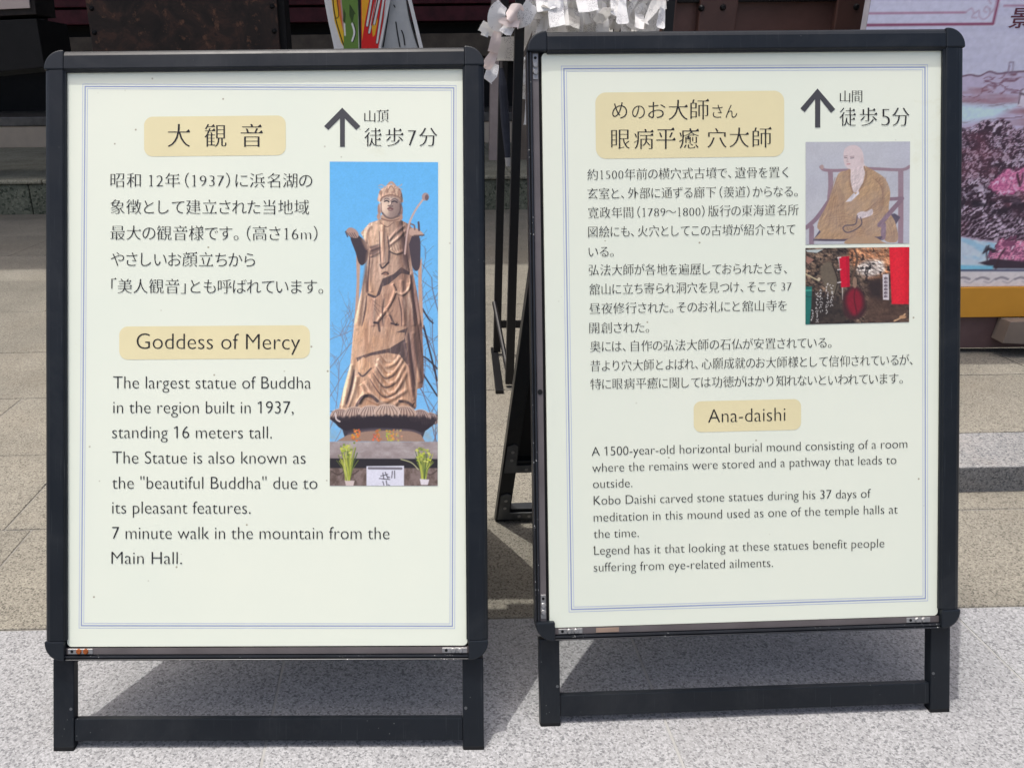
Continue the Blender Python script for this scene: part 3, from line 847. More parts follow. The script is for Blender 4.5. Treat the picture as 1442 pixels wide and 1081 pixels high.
p.line(T((655,970),(690,1030),(720,1060)), 2.2, (60,52,60))
p.line(Bq((610,80),(640,200),(690,400)), 2.4, (58,48,54)); p.line(Bq((600,350),(690,490)), 2.2, (56,48,54)); p.line(Bq((690,330),(640,280),(610,260)), 2.2, (56,48,54))
hz = np.clip((p.Y-575)/60, 0, 1)*np.clip(fbm(p.X/9, p.Y/9, 3)*2.2-.6, 0, 1)
p.blend(hz*.75, (172,166,150))
sky_im = p.im.copy()
ST, SH, DK, HI, OR = (200,165,142), (140,108,94), (62,52,58), (236,210,188), (196,148,112)
# hanging ribbons and sleeves
p.poly(T((232,600),(258,690),(245,1085),(220,1085),(236,800)), (196,160,140))
p.poly(T((625,700),(650,640),(648,760),(660,1085),(632,1085)), (196,158,136))
p.poly(T((196,515),(240,500),(300,560),(312,640),(278,692),(250,680),(228,610)), DK, sm=4)
p.poly(T((556,510),(632,505),(640,650),(632,715),(604,726),(575,660)), (70,60,68), sm=4)
# body
body = T((318,425),(400,398),(505,400),(565,432),(600,470),(566,560),(585,690),(618,860),(652,1085)) + Bq((608,250),(612,380),(604,440),(572,450),(566,560),(440,580),(300,575),(112,572),(140,450),(182,300),(204,60)) + T((262,870),(300,700),(308,620),(300,560),(262,488))
bm_ = p.mask(body)
p.blend(bm_, ST)
n = fbm(p.X/26, p.Y/60, 8); p.blend(bm_*np.clip((n-.45)*3, 0, .7), OR)
p.blend(bm_*np.clip((p.Y-430)/180, 0, 1)*.45, (200,150,112))
def fold(pts, w=3.4, dark=SH, a=.75, side=1):
    q = smooth_pts(pts, 6)
    p.line(q, w, dark, a, 0, soft=w*.45, taper=True)
    p.line([(x+side*w*.75, y-.4*w) for x, y in q], w*.8, HI, a*.7, 0, soft=w*.4, taper=True)
# right side in shade
p.blend(bm_*np.clip((p.X-(563+(p.Y-330)*.10))/16, 0, 1)*.55, (128,96,86))
p.blend(bm_*np.clip(((478+(560-p.Y)*.075)-p.X)/10, 0, 1)*.0, SH)
# chest, collar, scarf
p.poly(T((335,430),(420,405),(440,470),(430,560),(320,570),(310,500)), (214,178,150), sm=3)
for k in range(6): fold(T((540-8*k,432+6*k),(490-6*k,475+10*k),(438,505+13*k)), 2.2, a=.6)
for k in range(5): fold(T((268+9*k,492-14*k),(300+5*k,470-8*k),(325,430)), 2.0, a=.55)
for k in range(4): fold(T((262+10*k,520),(285+8*k,570),(300+4*k,600)), 2.2, a=.7)
p.line(T((388,425),(430,450),(470,420)), 1.3, SH)
p.poly(T((380,470),(432,480),(445,600),(440,690),(390,715),(382,600)), (206,170,146)); fold(T((408,480),(412,600),(402,700)), 2.4); fold(T((432,500),(440,600),(436,680)), 2.0, DK)
p.line(T((384,690),(400,712),(438,676)), 2.4, DK); p.ell(*T((420,745))[0], 5, 3, (150,112,96)); p.line(T((395,750),(420,738),(438,750)), 1.4, DK)
for k in range(4): fold(T((318,585+20*k),(350,572+22*k),(378,560+22*k)), 2.2, DK, .65)
p.poly(T((442,575),(500,545),(540,560),(535,610),(490,622),(446,605)), (212,176,148), sm=3)
for k in range(4): fold(T((455+18*k,560),(462+18*k,590),(480+14*k,612)), 1.8, a=.6)
p.line(T((444,606),(490,624),(536,612)), 2.0, DK, .8)
# long over-robe with its ragged lower edge
p.line(T((320,640),(305,760),(298,860)), 2.6, SH); fold(T((304,600),(290,740),(270,870)), 3.5)
p.poly(T((305,870),(360,890),(400,780),(470,750),(520,705),(575,740),(580,760),(520,745),(440,815),(400,830),(385,880),(350,905),(305,885)), DK, a=.85)
p.poly(T((400,830),(440,815),(520,745),(572,755),(560,850),(560,1085),(300,1085),(310,890),(350,905),(385,880)), (186,144,120), a=.75)
for x0, x1 in ((340,330),(400,392),(520,545),(560,590),(595,620),(280,255)): fold(T((x0,900),((x0+x1)/2+4,990),(x1,1085)), 3.4)
p.line(T((462,808),(478,860),(440,950),(360,1058)), 4.2, (196,156,132)); p.line(T((470,815),(488,862),(450,955),(372,1064)), 1.4, DK, .8)
p.line(T((580,740),(572,830),(530,878),(480,862)), 3.6, (206,168,142)); p.line(T((586,745),(580,835),(534,886),(484,872)), 1.2, SH)
p.line(T((425,975),(455,1030),(490,1068)), 4.0, (196,156,130)); p.line(T((350,1058),(376,1062)), 2.4, DK); p.line(T((455,1062),(490,1072)), 2.2, DK)
for k in range(3): p.line(T((330+10*k,910+30*k),(400,960+36*k),(450+8*k,920+30*k)), 1.4, SH, .7)
# lower robe
p.line(Bq((320,62),(345,68),(352,110),(345,62)), 3, DK, .85); p.line(Bq((412,20),(440,70),(460,74)), 3, DK, .7)
p.poly(Bq((215,268),(300,238),(410,212),(495,160),(520,90),(450,118),(500,120),(500,150),(520,250),(530,330),(470,250),(400,238),(300,255),(222,290)), DK, a=.8)
p.poly(Bq((212,300),(258,262),(300,305),(295,330),(250,366),(230,352)), (214,168,132)); p.line(Bq((230,356),(256,374),(302,330)), 2.4, DK, .8)
fold(Bq((205,330),(185,440),(155,540)), 4.4, DK); fold(Bq((520,110),(535,280),(560,430)), 3.2, DK); fold(Bq((545,110),(565,270),(590,360)), 3)
for k, (y, d) in enumerate(((262,30),(300,52),(345,70),(392,80),(430,76))): fold(Bq((345-6*k,y-20),(385,y+d*.9),(400+4*k,y+d),(430+3*k,y+d*.8),(470+6*k,y-30)), 2.6+.3*k, (132,92,70), .7)
for k in range(4): fold(Bq((255+5*k,420+30*k),(300+8*k,480+18*k),(380,540+6*k),(470,520+10*k)), 2.8, (128,88,66), .6)
p.line(Bq((215,555),(250,500),(300,490),(340,520)), 4.4, DK, .85); p.line(Bq((470,520),(520,530),(556,560)), 4.0, DK, .8)
for k in range(5): fold(Bq((500+12*k,300),(510+10*k,400),(530+8*k,500)), 2.4, (140,98,74), .55)
p.blend(bm_*np.clip(1-np.abs(p.X-(505-(p.Y-330)*.06))/16, 0, 1)*np.clip(fbm(p.X/14, p.Y/30, 91)*2-.4, 0, 1)*.75, (238,206,174))
p.blend(bm_*np.clip((p.X-(556+(p.Y-330)*.08))/10, 0, 1)*np.clip(fbm(p.X/6, p.Y/50, 93)*3-.9, 0, 1)*.6, (96,72,70))
p.blend(bm_*np.clip(fbm(p.X/5, p.Y/34, 95)*4-2.2, 0, 1)*.5, (150,108,84)); p.blend(bm_*np.clip(1.5-fbm(p.X/5, p.Y/34, 96)*4, 0, 1)*.5, (240,212,184))
p.blend(bm_*np.clip(fbm(p.X/3.2, p.Y/5, 22)-.55, 0, 1)*1.0, (120,90,74))
# relief of the drapery, lit from the upper left as in the printed photograph
H = np.zeros_like(p.X)
cxm = 541+(p.Y-330)*.012; hw = 26+(np.clip(p.Y, 318, 584)-318)*.145
H += 9*np.sqrt(np.clip(1-((p.X-cxm)/hw)**2, 0, 1))
H += 1.0*(fbm(p.X/6.5+p.Y/60, p.Y/40, 131)-.5)*2 + .22*(fbm(p.X/3.4, p.Y/7, 132)-.5)*2
for q, w, h in ((T((398,430),(405,560),(410,690)),3.2,2.4), (T((300,580),(282,740),(262,900),(240,1085)),3,2.6), (T((330,640),(318,760),(330,870)),2.6,2.0), (T((600,720),(622,880),(640,1085)),3,2.4), (T((565,800),(585,940),(598,1085)),2.6,2.2),
                (T((350,900),(344,1000),(338,1085)),2.6,2), (T((520,780),(530,930),(540,1085)),2.8,2.2), (T((540,440),(480,490),(436,540)),2.2,2.2), (T((548,470),(500,520),(440,570)),2.2,2.2), (T((330,440),(300,480),(292,560)),2.6,2.2), (T((270,500),(285,560),(300,600)),2,1.6),
                (T((462,808),(478,860),(440,950),(360,1058)),2.2,2.6), (T((580,740),(572,830),(530,878),(480,862)),2,2.4), (T((425,975),(455,1030),(490,1068)),2,2.2), (T((320,600),(360,585),(384,575)),1.8,1.8), (T((320,640),(360,620),(384,608)),1.8,1.8), (T((446,590),(490,616),(536,600)),2.4,2.2),
                (Bq((190,300),(165,430),(135,560)),3,2.8), (Bq((222,370),(200,470),(168,560)),2.6,2.4), (Bq((545,110),(565,270),(596,420)),3,2.6), (Bq((500,170),(530,300),(552,470)),2.6,2.4), (Bq((520,300),(535,420),(556,520)),2.2,2),
                (Bq((340,270),(385,318),(440,300),(480,250)),2.6,2.6), (Bq((330,300),(385,372),(440,350),(500,260)),2.8,2.8), (Bq((310,330),(380,425),(450,400),(505,300)),3,3), (Bq((290,360),(375,478),(450,458),(516,340)),3,3), (Bq((262,400),(330,500),(400,520),(520,450)),3,3), (Bq((220,540),(280,478),(340,500),(400,548)),3.4,3.2), (Bq((440,545),(490,510),(556,540)),3,2.8), (Bq((240,420),(260,470),(230,540)),2.4,2.4)):
    p.ridge(H, q, w, h)
p.relief(bm_, H, .52, lo=.34, hi=1.5)
for q, w in ((T((380,470),(384,600),(392,710)),1.2), (T((432,500),(446,610),(438,690)),1.4), (T((322,600),(312,740),(304,870)),1.5), (T((575,745),(592,860),(604,1085)),1.8), (T((300,880),(290,980),(268,1085)),1.6), (T((412,900),(400,990),(404,1085)),1.2), (T((500,890),(520,990),(522,1085)),1.4),
             (Bq((205,330),(185,440),(152,550)),2.4), (Bq((522,110),(538,280),(562,440)),2.0), (Bq((330,318),(385,388),(450,362)),1.2), (Bq((310,352),(380,440),(456,412)),1.3), (Bq((290,384),(372,494),(455,472)),1.3)):
    p.line(q, w*1.25, (58,44,48), .85, 6, soft=.9, taper=True)
for q in (T((318,575),(380,562),(384,600),(330,645)), T((520,512),(560,505),(572,640),(545,700),(530,640)), T((300,700),(312,860),(300,870),(288,800)), T((580,760),(600,880),(606,1000),(590,900)), Bq((515,140),(540,260),(556,420),(566,550),(548,470),(524,300)), Bq((200,350),(206,380),(176,520),(154,560),(176,470))):
    p.blend(p.mask(q, soft=1.6)*.62, (78,58,58))
# neck, head, crown
p.poly(T((392,372),(505,372),(512,412),(386,412)), (196,160,136)); p.line(T((395,398),(450,412),(508,398)), 2.0, SH)
p.ell(*T((380,338))[0], 2.6, 8, (172,134,118)); p.ell(*T((517,345))[0], 2.6, 8, (140,106,98)); p.ell(*T((376,385))[0], 2.6, 4.5, (190,150,130)); p.ell(*T((516,388))[0], 2.6, 4.5, (176,136,118))
p.poly(T((380,292),(372,255),(388,215),(418,192),(455,180),(495,193),(518,220),(527,268),(520,295)), (200,164,140), sm=3)
p.line(T((430,190),(455,166),(480,190)), 3.2, (196,160,138))
p.poly(T((384,300),(400,268),(450,255),(500,268),(518,305),(520,345),(500,375),(460,392),(420,385),(390,355)), (166,142,132), sm=3)
p.poly(T((388,300),(404,272),(440,262),(446,330),(430,380),(398,360)), (214,188,166), sm=3, soft=2.4, a=.9)
p.ell(*T((415,322))[0], 4.5, 6, (226,200,176), soft=3, a=.8); p.ell(*T((470,268))[0], 9, 2.4, (206,182,164), soft=2, a=.7); p.ell(*T((452,300))[0], 1.8, 5, (222,198,178), soft=1.2, a=.9)
hm = p.mask(T((384,330),(372,255),(388,215),(418,192),(455,180),(495,193),(518,220),(527,268),(518,340),(498,390),(404,390)), sm=3)
H = np.zeros_like(p.X); hx, hy = T((450,305))[0]
H += 13*np.sqrt(np.clip(1-((p.X-hx)/18)**2-((p.Y-hy)/30)**2, 0, 1))
for q, w, h in ((T((455,272),(454,295),(450,310)),1.3,1.3), (T((436,316),(450,322),(464,317)),1.3,.9), (T((434,336),(450,332),(466,338)),1.2,.8), (T((408,280),(428,272),(444,280)),1.3,.9), (T((460,280),(478,274),(496,284)),1.3,.9), (T((388,285),(400,262),(452,246),(505,262),(520,290)),1.6,1.6)): p.ridge(H, q, w, h)
for k in range(8): p.ridge(H, T((384+19*k,258-10*math.sin(k/7*math.pi)),(390+17*k,226-22*math.sin(k/7*math.pi)),(400+14*k,205-20*math.sin(k/7*math.pi))), 1.3, 1.5)
p.relief(hm, H, .30, lo=.45, hi=1.25)
for q in (((388,285),(400,262),(452,246),(505,262),(520,290)),): p.line(T(*q), 1.8, SH)
for k in range(7): p.ell(*T((388+20*k, 232-14*math.sin(k/6*math.pi)))[0], 2.2, 3.4, (216,182,156) if k % 2 else (176,138,118))
for k in range(6): p.line(T((392+22*k,262),(396+20*k,225)), .9, SH, .7)
p.ell(*T((455,205))[0], 3.4, 4.5, (212,178,152)); p.line(T((430,225),(455,190),(480,225)), 1, SH)
for q in (((420,200),(395,182),(376,188)), ((425,195),(400,205),(378,202)), ((490,198),(515,186),(522,178)), ((490,200),(512,205),(524,212))): p.line(T(*q), 1.1, (196,170,160))
p.line(T((410,276),(425,268),(440,274)), 1.3, (96,82,84)); p.line(T((460,276),(478,270),(494,280)), 1.3, (96,82,84))
p.line(T((412,288),(428,283),(440,290)), 1.9, (54,48,56)); p.line(T((462,290),(478,286),(492,294)), 1.9, (54,48,56))
p.line(T((452,280),(456,305),(446,315)), 1.2, (110,90,88)); p.line(T((436,316),(450,320),(462,316)), 1.5, (92,74,76)); p.line(T((434,334),(448,330),(464,336)), 2.0, (104,62,66)); p.line(T((438,343),(450,346),(460,343)), 1.2, (120,90,88))
p.line(T((391,300),(392,345),(402,366)), 1.4, (96,78,80), .7); p.line(T((512,305),(512,345),(500,372)), 1.6, (84,68,72), .8)
p.line(T((400,362),(425,388),(460,396),(498,380)), 2.6, (92,76,76), .7)
# hands, stem with bud
p.poly(T((168,478),(190,455),(225,465),(248,495),(240,520),(205,518),(182,505)), (178,146,134), sm=3)
for k in range(4): p.line(T((178+14*k,490),(196+13*k,515)), 1.1, DK, .7)
p.line(T((166,482),(178,512)), 2.0, DK, .8)
p.poly(T((565,470),(600,455),(635,470),(662,498),(640,505),(580,505)), (196,162,144), sm=3); p.line(T((628,420),(632,470)), 2.8, (86,72,80)); p.line(T((582,432),(600,440),(604,465)), 2.2, (120,96,96)); p.line(T((600,505),(662,502)), 2, DK, .7)
p.line(T((542,620),(556,500),(572,420),(610,340),(660,270)), 2.7, (204,174,166)); p.line(T((548,620),(562,500),(578,424)), 1, SH)
p.ell(*T((672,257))[0], 5, 5.6, (172,146,142)); p.ell(*T((680,262))[0], 2.6, 4.2, (108,90,96))
# lotus base, plinth and offerings
p.poly(Bq((120,640),(640,640),(604,740),(150,740)), (58,52,60))
p.poly(Bq((84,590),(100,580),(660,590),(674,640),(650,672),(590,704),(480,680),(330,672),(200,684),(150,692),(100,655)), (40,34,40), sm=3)
for k, (cx, w, y) in enumerate(((122,62,600),(648,50,622),(205,64,588),(590,60,604),(300,72,580),(495,76,584),(395,78,574))):
    c = ((168,136,120),(120,98,94),(182,150,132),(140,112,104),(190,160,142),(176,142,122),(200,168,146))[k]
    pt = Bq((cx-w,y+26),(cx-w*.8,y-14),(cx-w*.3,y-32),(cx+w*.3,y-32),(cx+w*.8,y-14),(cx+w,y+22),(cx+w*.5,y+34),(cx,y+28),(cx-w*.5,y+38))
    p.poly(pt, c, sm=3); p.line(pt[:6], 1.2, (228,204,188), .6)
    for j in range(-7, 8):
        x = cx+w*j/8; p.line(Bq((cx+w*j/14,y-24),(x,y+10),(x+rnd.uniform(-4,4),y+28+rnd.uniform(-2,14))), 1.0, (214,192,180) if j % 2 else (92,76,76), .75)
lm_ = p.mask(Bq((76,570),(676,575),(680,640),(650,672),(590,704),(480,684),(330,674),(200,686),(150,692),(96,655)), sm=3)
fr = 588+34*np.clip(((p.X-541)/70)**2*.35, 0, 1)+30*(fbm(p.X/1.7, p.Y/9, 151)-.25)
p.blend(lm_*np.clip((p.Y-(440+fr/4.158))/4.5, 0, .92), (44,36,42))
p.line(Bq((92,592),(98,625),(118,640)), 2.2, (214,200,196)); p.blend(np.clip((p.Y-590)/12, 0, 1)*p.mask(Bq((84,590),(674,600),(674,720),(84,720)))*.0, (40,34,40))
p.poly(Bq((100,755),(170,715),(300,690),(520,690),(592,712),(620,757)), (158,128,110)); p.line(Bq((170,712),(300,690),(520,690),(592,710)), 3, (92,80,86), .8)
for x, c in ((205,(226,150,60)),(222,(232,120,70)),(330,(224,110,84)),(345,(196,120,70)),(408,(196,196,70)),(425,(210,160,80)),(468,(214,170,110))):
    for k in range(14): p.ell(*Bq((x+rnd.uniform(-16,16),720+rnd.uniform(-34,34)))[0], rnd.uniform(.8,1.7), rnd.uniform(.8,1.7), tuple(int(v*rnd.uniform(.75,1.1)) for v in c))
slab = Bq((55,758),(695,758),(695,858),(55,856)); p.poly(slab, (152,138,136)); sm_ = p.mask(slab); p.blend(sm_*np.clip(fbm(p.X/14, p.Y/8, 31)*2-.7, 0, .8), (184,174,172)); p.blend(sm_*np.clip((p.Y-640)/8, 0, 1)*.35, (110,98,98))
p.poly(Bq((55,855),(695,858),(695,915),(55,915)), (40,36,40))
low = Bq((55,912),(695,912),(695,1016),(55,1016)); p.poly(low, (134,116,110)); lm = p.mask(low); p.blend(lm*np.clip(fbm(p.X/5, p.Y/7, 41)*2.4-.9, 0, .8), (84,68,60))
for x0, x1 in ((70,150),(150,230),(610,690)): p.line(Bq((x0,930),((x0+x1)/2,950),(x1,925)), 2, (70,56,50), .7)
p.poly(Bq((276,900),(496,898),(496,1016),(276,1016)), (224,224,236)); p.line(Bq((290,912),(480,914)), 3.4, (110,106,112), .9); 
for q in (((372,940),(378,975)),((360,958),(400,948)),((386,936),(402,972)),((395,960),(412,966)),((428,930),(424,968)),((440,928),(442,970)),((372,990),(378,1010)),((392,986),(396,1012)),((404,1008),(412,1014)),((352,972),(412,978))): p.line(Bq(*q), 1.3, (70,68,76), .9, 0)
for cx, hx in ((165,0),(612,1)):
    for k in range(46):
        x = cx+rnd.uniform(-14,14); top = rnd.uniform(770,880) if not hx else rnd.uniform(790,890)
        ex = x+rnd.uniform(-62,50) if not hx else x+rnd.uniform(-50,52)
        p.line(Bq((x,985),((x*2+ex)/3,920),(ex,top)), rnd.uniform(.8,1.5), rnd.choice(((150,160,60),(190,196,80),(104,120,52),(70,92,46),(206,206,120))), .9)
    for k in range(26): p.ell(*Bq((cx+rnd.uniform(-42,40),(800 if not hx else 830)+rnd.uniform(-38,46)))[0], rnd.uniform(1,2.2), rnd.uniform(.8,1.6), rnd.choice(((196,206,66),(168,184,62),(216,216,110),(120,140,58))))
p.poly(Bq((148,985),(206,985),(198,1016),(156,1016)), (214,196,190)); p.poly(Bq((588,975),(644,978),(636,1010),(596,1010)), (226,218,222))
p.line(Bq((478,860),(540,880),(580,920)), 1.2, (200,200,150)); p.grain(.05, 1.6, 77)
p.im = p.im*.97+.04
p.build('printed_photo', M['print'], on_poster(BL, FL, [(464.4,227.8),(616.9,228.6),(616.3,683.6),(464.4,683.6)], 464.4, 616.8, 228, 684, .0012), posterL)

# --- faded picture of a seated monk, and the cave photograph
def Q(*p): return [(1110+x/3.724, 180+y/3.724) for x, y in p]
p = Pic(1134.3, 1281.4, 200, 343.3, 214, 208, (196,200,206))
t = np.clip(fbm(p.X/50, p.Y/50, 5)*1.6-.4, 0, 1); p.blend(t*.5, (182,188,202)); p.blend(np.clip((p.X-1240)/40, 0, 1)*.4, (186,190,208))
WD, WD2 = (140,108,120), (122,92,108)
p.line(Q((170,205),(200,222),(330,222),(420,215),(590,222),(636,205)), 4.4, WD)
p.ell(*Q((176,205))[0], 2.6, 3.2, (172,140,132)); p.line(Q((220,230),(222,300),(216,370)), 7, WD); p.line(Q((590,235),(592,420),(592,605)), 7.6, WD); p.line(Q((530,375),(600,372)), 5, WD2)
p.line(Q((95,520),(150,470),(215,380)), 6, WD2); p.line(Q((122,520),(122,605)), 7, WD2)
p.poly(Q((130,585),(170,525),(560,450),(590,470),(560,520),(500,590)), (54,46,66)); p.poly(Q((150,582),(178,535),(545,465),(520,560)), (196,196,204))
robe = Q((330,215),(300,225),(262,240),(232,320),(205,400),(165,470),(152,520),(170,545),(140,590),(330,580),(480,575),(520,600),(570,600),(578,560),(560,490),(528,430),(536,340),(510,270),(460,232),(420,210),(395,200))
rm = p.mask(robe, sm=3); p.blend(rm, (182,142,96)); p.blend(rm*np.clip(fbm(p.X/20, p.Y/24, 9)*2-.8, 0, .6), (160,120,84)); p.blend(rm*np.clip((p.Y-300)/45, 0, 1)*.3, (170,126,90))
for k in range(9): p.line(Q((245+6*k,260+12*k),(215+10*k,360+14*k),(165+22*k,500+6*k)), 1.2, (138,100,70), .6)
for k in range(9): p.line(Q((440+9*k,260),(500-2*k,330+14*k),(430-12*k,420+8*k)), 1.2, (138,100,70), .6)
for k in range(7): p.line(Q((190+14*k,470+8*k),(300+8*k,450+16*k),(380+8*k,500+10*k)), 1.2, (140,102,72), .6)
for k in range(6): p.line(Q((440+16*k,470),(470+16*k,520),(520+8*k,592)), 1.2, (146,106,76), .6)
p.poly(Q((322,205),(400,190),(398,260),(375,330),(340,335),(328,290)), (224,206,202), sm=3); p.line(Q((398,205),(408,260),(370,335)), 2.6, (150,112,78)); p.line(Q((322,215),(322,280),(336,335)), 2.6, (150,112,78))
p.poly(Q((300,388),(345,340),(352,350),(370,330),(372,345),(330,385)), (226,222,226)); 
p.poly(Q((288,150),(296,110),(330,92),(365,98),(388,125),(395,165),(392,205),(360,225),(320,216),(296,195)), (226,206,204), sm=4)
p.line(Q((292,150),(308,148)), 1.1, (150,122,122)); p.line(Q((324,152),(344,150)), 1.1, (150,122,122)); p.line(Q((294,158),(306,158)), 1.2, (96,84,92)); p.line(Q((326,160),(342,158)), 1.2, (96,84,92)); p.line(Q((312,160),(306,176),(314,178)), .8, (180,150,148)); p.line(Q((308,191),(322,190)), 1.5, (190,120,124))
p.ell(*Q((386,172))[0], 2.2, 4.2, (214,190,188))
p.poly(Q((360,452),(385,438),(410,440),(440,425),(442,455),(400,472),(372,475)), (224,208,206), sm=3)
p.line(Q((366,470),(372,480)), 1, (150,120,120))
p.line(Q((362,462),(352,505),(300,512),(288,530),(310,548),(350,535),(385,505),(380,470)), 1.7, (58,46,58))
p.line(Q((480,510),(540,440),(590,385)), 6.5, WD2); p.line(Q((502,510),(500,575)), 7, WD2); p.line(Q((135,585),(320,588),(490,575)), 2.8, (58,48,66))
p.poly(Q((320,580),(440,570),(500,600),(520,612),(310,612)), (178,138,96), sm=3)
H = 2.0*(fbm(p.X/6+p.Y/9, p.Y/8-p.X/14, 61)-.5)*2 + 1.2*(fbm(p.X/2.6, p.Y/3.2, 62)-.5)
p.relief(rm, H, .22, lo=.7, hi=1.2)
p.im = p.im*.80+np.array((202,194,198))/255*.20
p.blend(np.clip(fbm(p.X/22, p.Y/26, 64)*2.4-1.0, 0, 1)*.22, (168,164,176)); p.grain(.05, 1.4, 3); p.im = p.im*.92+.05
p.build('printed_picture', M['print'], on_poster(BR, FR, [(1134.3,200.2),(1281.4,199.6),(1280.2,342.6),(1134.2,344.2)], 1134.3, 1281.4, 200, 343.3, .0012), posterR)

p = Pic(1134, 1280.3, 349, 456, 214, 158, (74,60,52))
n = fbm(p.X/16, p.Y/14, 12, 5); n2 = fbm(p.X/5, p.Y/5, 19, 4)
def S(v): return np.clip(v, 0, 1)
p.blend(S((n-.42)*5), (120,98,80)); p.blend(S((n2-.55)*6)*.7, (38,32,30))
p.blend(p.mask(Q((320,640),(525,635),(525,770),(430,800),(350,740)), sm=3, soft=3), (176,120,84)); p.blend(p.mask(Q((330,640),(525,632),(525,720),(400,690)), soft=3)*S(n2*2-.6), (196,138,100))
p.blend(p.mask(Q((350,740),(400,700),(490,700),(500,760),(430,785),(380,775)), sm=3, soft=3), (206,192,180)); H = 7*(fbm(p.X/13, p.Y/11, 71, 6)-.5)*2; rocks = 1-p.mask(Q((90,860),(280,900),(330,1030),(90,1032)), soft=6)*.6
p.relief(rocks, H, .55, lx=.5, ly=-.8, lo=.25, hi=1.9)
p.blend(S((fbm(p.X/4, p.Y/3.5, 74)-.6)*7)*.55*rocks, (150,132,112)); p.blend(S((.40-fbm(p.X/5, p.Y/6, 75))*9)*.8, (26,22,24))
p.line(Q((345,640),(360,680),(350,740),(330,800)), 3, (96,74,60))
p.poly(Q((165,740),(215,700),(245,760),(262,840),(235,880),(190,830)), (110,98,82), soft=2, sm=3); p.line(Q((232,720),(258,800),(240,880)), 1.4, (44,36,32))
p.poly(Q((90,640),(185,635),(150,655),(100,650)), (190,200,196)); p.poly(Q((95,670),(135,690),(105,715),(92,700)), (160,116,100)); p.line(Q((92,765),(130,785),(160,800)), 1.8, (206,190,150)); p.ell(*Q((160,792))[0], 2.2, 2.4, (206,190,160))
p.blend(p.mask(Q((90,860),(280,900),(330,1030),(90,1032)), soft=6)*.75, (44,38,36)); p.poly(Q((88,830),(124,830),(120,930),(112,1030),(88,1030)), (32,112,102)); p.line(Q((92,850),(118,850)), 2, (70,170,150)); p.line(Q((90,880),(120,885)), 1.2, (28,80,76))
p.blend(p.mask(Q((420,790),(535,790),(540,930),(634,935),(634,1030),(400,1030)), soft=5)*.8, (82,60,50)); p.blend(p.mask(Q((415,800),(490,800),(490,900),(430,890)), soft=4)*.85, (46,36,36))
p.line(Q((262,680),(280,800),(284,900)), 1.6, (190,180,170)); p.poly(Q((266,678),(318,674),(322,835),(276,838)), (214,16,48)); p.poly(Q((300,676),(318,674),(322,835),(308,836)), (176,12,40), a=.6)
for y in (682,745,812): p.line(Q((258,y),(274,y-2)), 1.6, (224,214,210))
p.poly(Q((290,870),(320,838),(360,832),(395,868),(408,930),(395,985),(340,1010),(296,985),(284,930)), (66,38,40), soft=2, sm=3); p.poly(Q((318,860),(350,845),(382,880),(388,940),(350,985),(318,960),(302,905)), (138,26,44), soft=3, sm=3); p.line(Q((350,845),(345,900),(360,980)), 2.2, (90,22,34), .7); p.ell(*Q((348,812))[0], 3, 8, (150,120,100))
p.poly(Q((528,630),(634,626),(632,932),(542,930)), (232,26,46)); p.blend(p.mask(Q((545,630),(590,630),(596,930),(560,930)), soft=5)*.35, (250,50,62)); p.blend(p.mask(Q((612,630),(634,630),(632,930),(616,930)), soft=3)*.4, (190,12,34))
p.poly(Q((494,772),(525,770),(528,908),(496,906)), (226,218,220))
for k in range(6):
    y = 790+19*k
    for q in (((502,y),(518,y)),((504,y+6),(517,y+7)),((510,y-4),(510,y+10)),((504,y+2),(503,y+10)),((517,y),(518,y+10))): p.line(Q(*q), .9, (70,56,66), .9, 0)
for x, y0, y1 in ((226,820,930),(203,815,975),(172,845,965),(150,860,1020),(126,950,1010)):   # the brushed verse, too small to read
    y = y0
    while y < y1:
        for j in range(2):
            a, b = x+rnd.uniform(-6,6), y+rnd.uniform(0,8); p.line(Q((a,b),(a+rnd.uniform(-5,7),b+rnd.uniform(2,9))), .9, (232,228,224), .9, 0)
        y += 15
p.line(Q((556,1020),(590,1005),(612,985)), 2.2, (210,170,130)); p.ell(*Q((600,1000))[0], 5, 2.4, (196,150,110)); p.grain(.1, 2.2, 8); p.im = p.im*.93+.035
p.build('printed_photo', M['print'], on_poster(BR, FR, [(1134,349.4),(1280.4,348),(1280,453.4),(1134,456.8)], 1134, 1280.3, 349, 456, .0012), posterR)
# ------------------------------------------------------------------ printed landscape board on the terrace, far right
LY = 2.40
def LP(px, py): q = at(px, py, LY); return (q.x, q.z)
bx0 = at(1219, 200, LY).x - (.0)
bx0 = LP(1223, 20)[0]; bx1 = bx0 + 1.55
bz0 = LP(1400, 403)[1]; bz1 = 1.95
ltop = LP(1400, 403)[1]; yb0 = LP(1400, 445)[1]; base0 = LP(1400, 490)[1]
lb = tag(empty('landscape_board', ((bx0+bx1)/2, LY, KZ)), 'large printed landscape panel with a yellow band standing on the terrace', 'picture board')
M['yellow'] = plain('ochre_yellow_band', rgb(206,146,44), .45, .07, 6, .4)
M['mauvewood'] = plain('dull_mauve_base_board', rgb(96,76,76), .6, .16, 10, .3, bump=.1)
M['sheet'] = print_mat('landscape_print', .97, .4, .03)
NX, NZ = 430, 580
p = Pic(bx0, bx1, bz1, bz0, NX, NZ, (186,186,204))
X, Z = p.X, p.Y
def PL_(*q): return [LP(*v) for v in q]
pxm = .0026                                             # one photo pixel on this board, metres
def S(v): return np.clip(v, 0, 1)
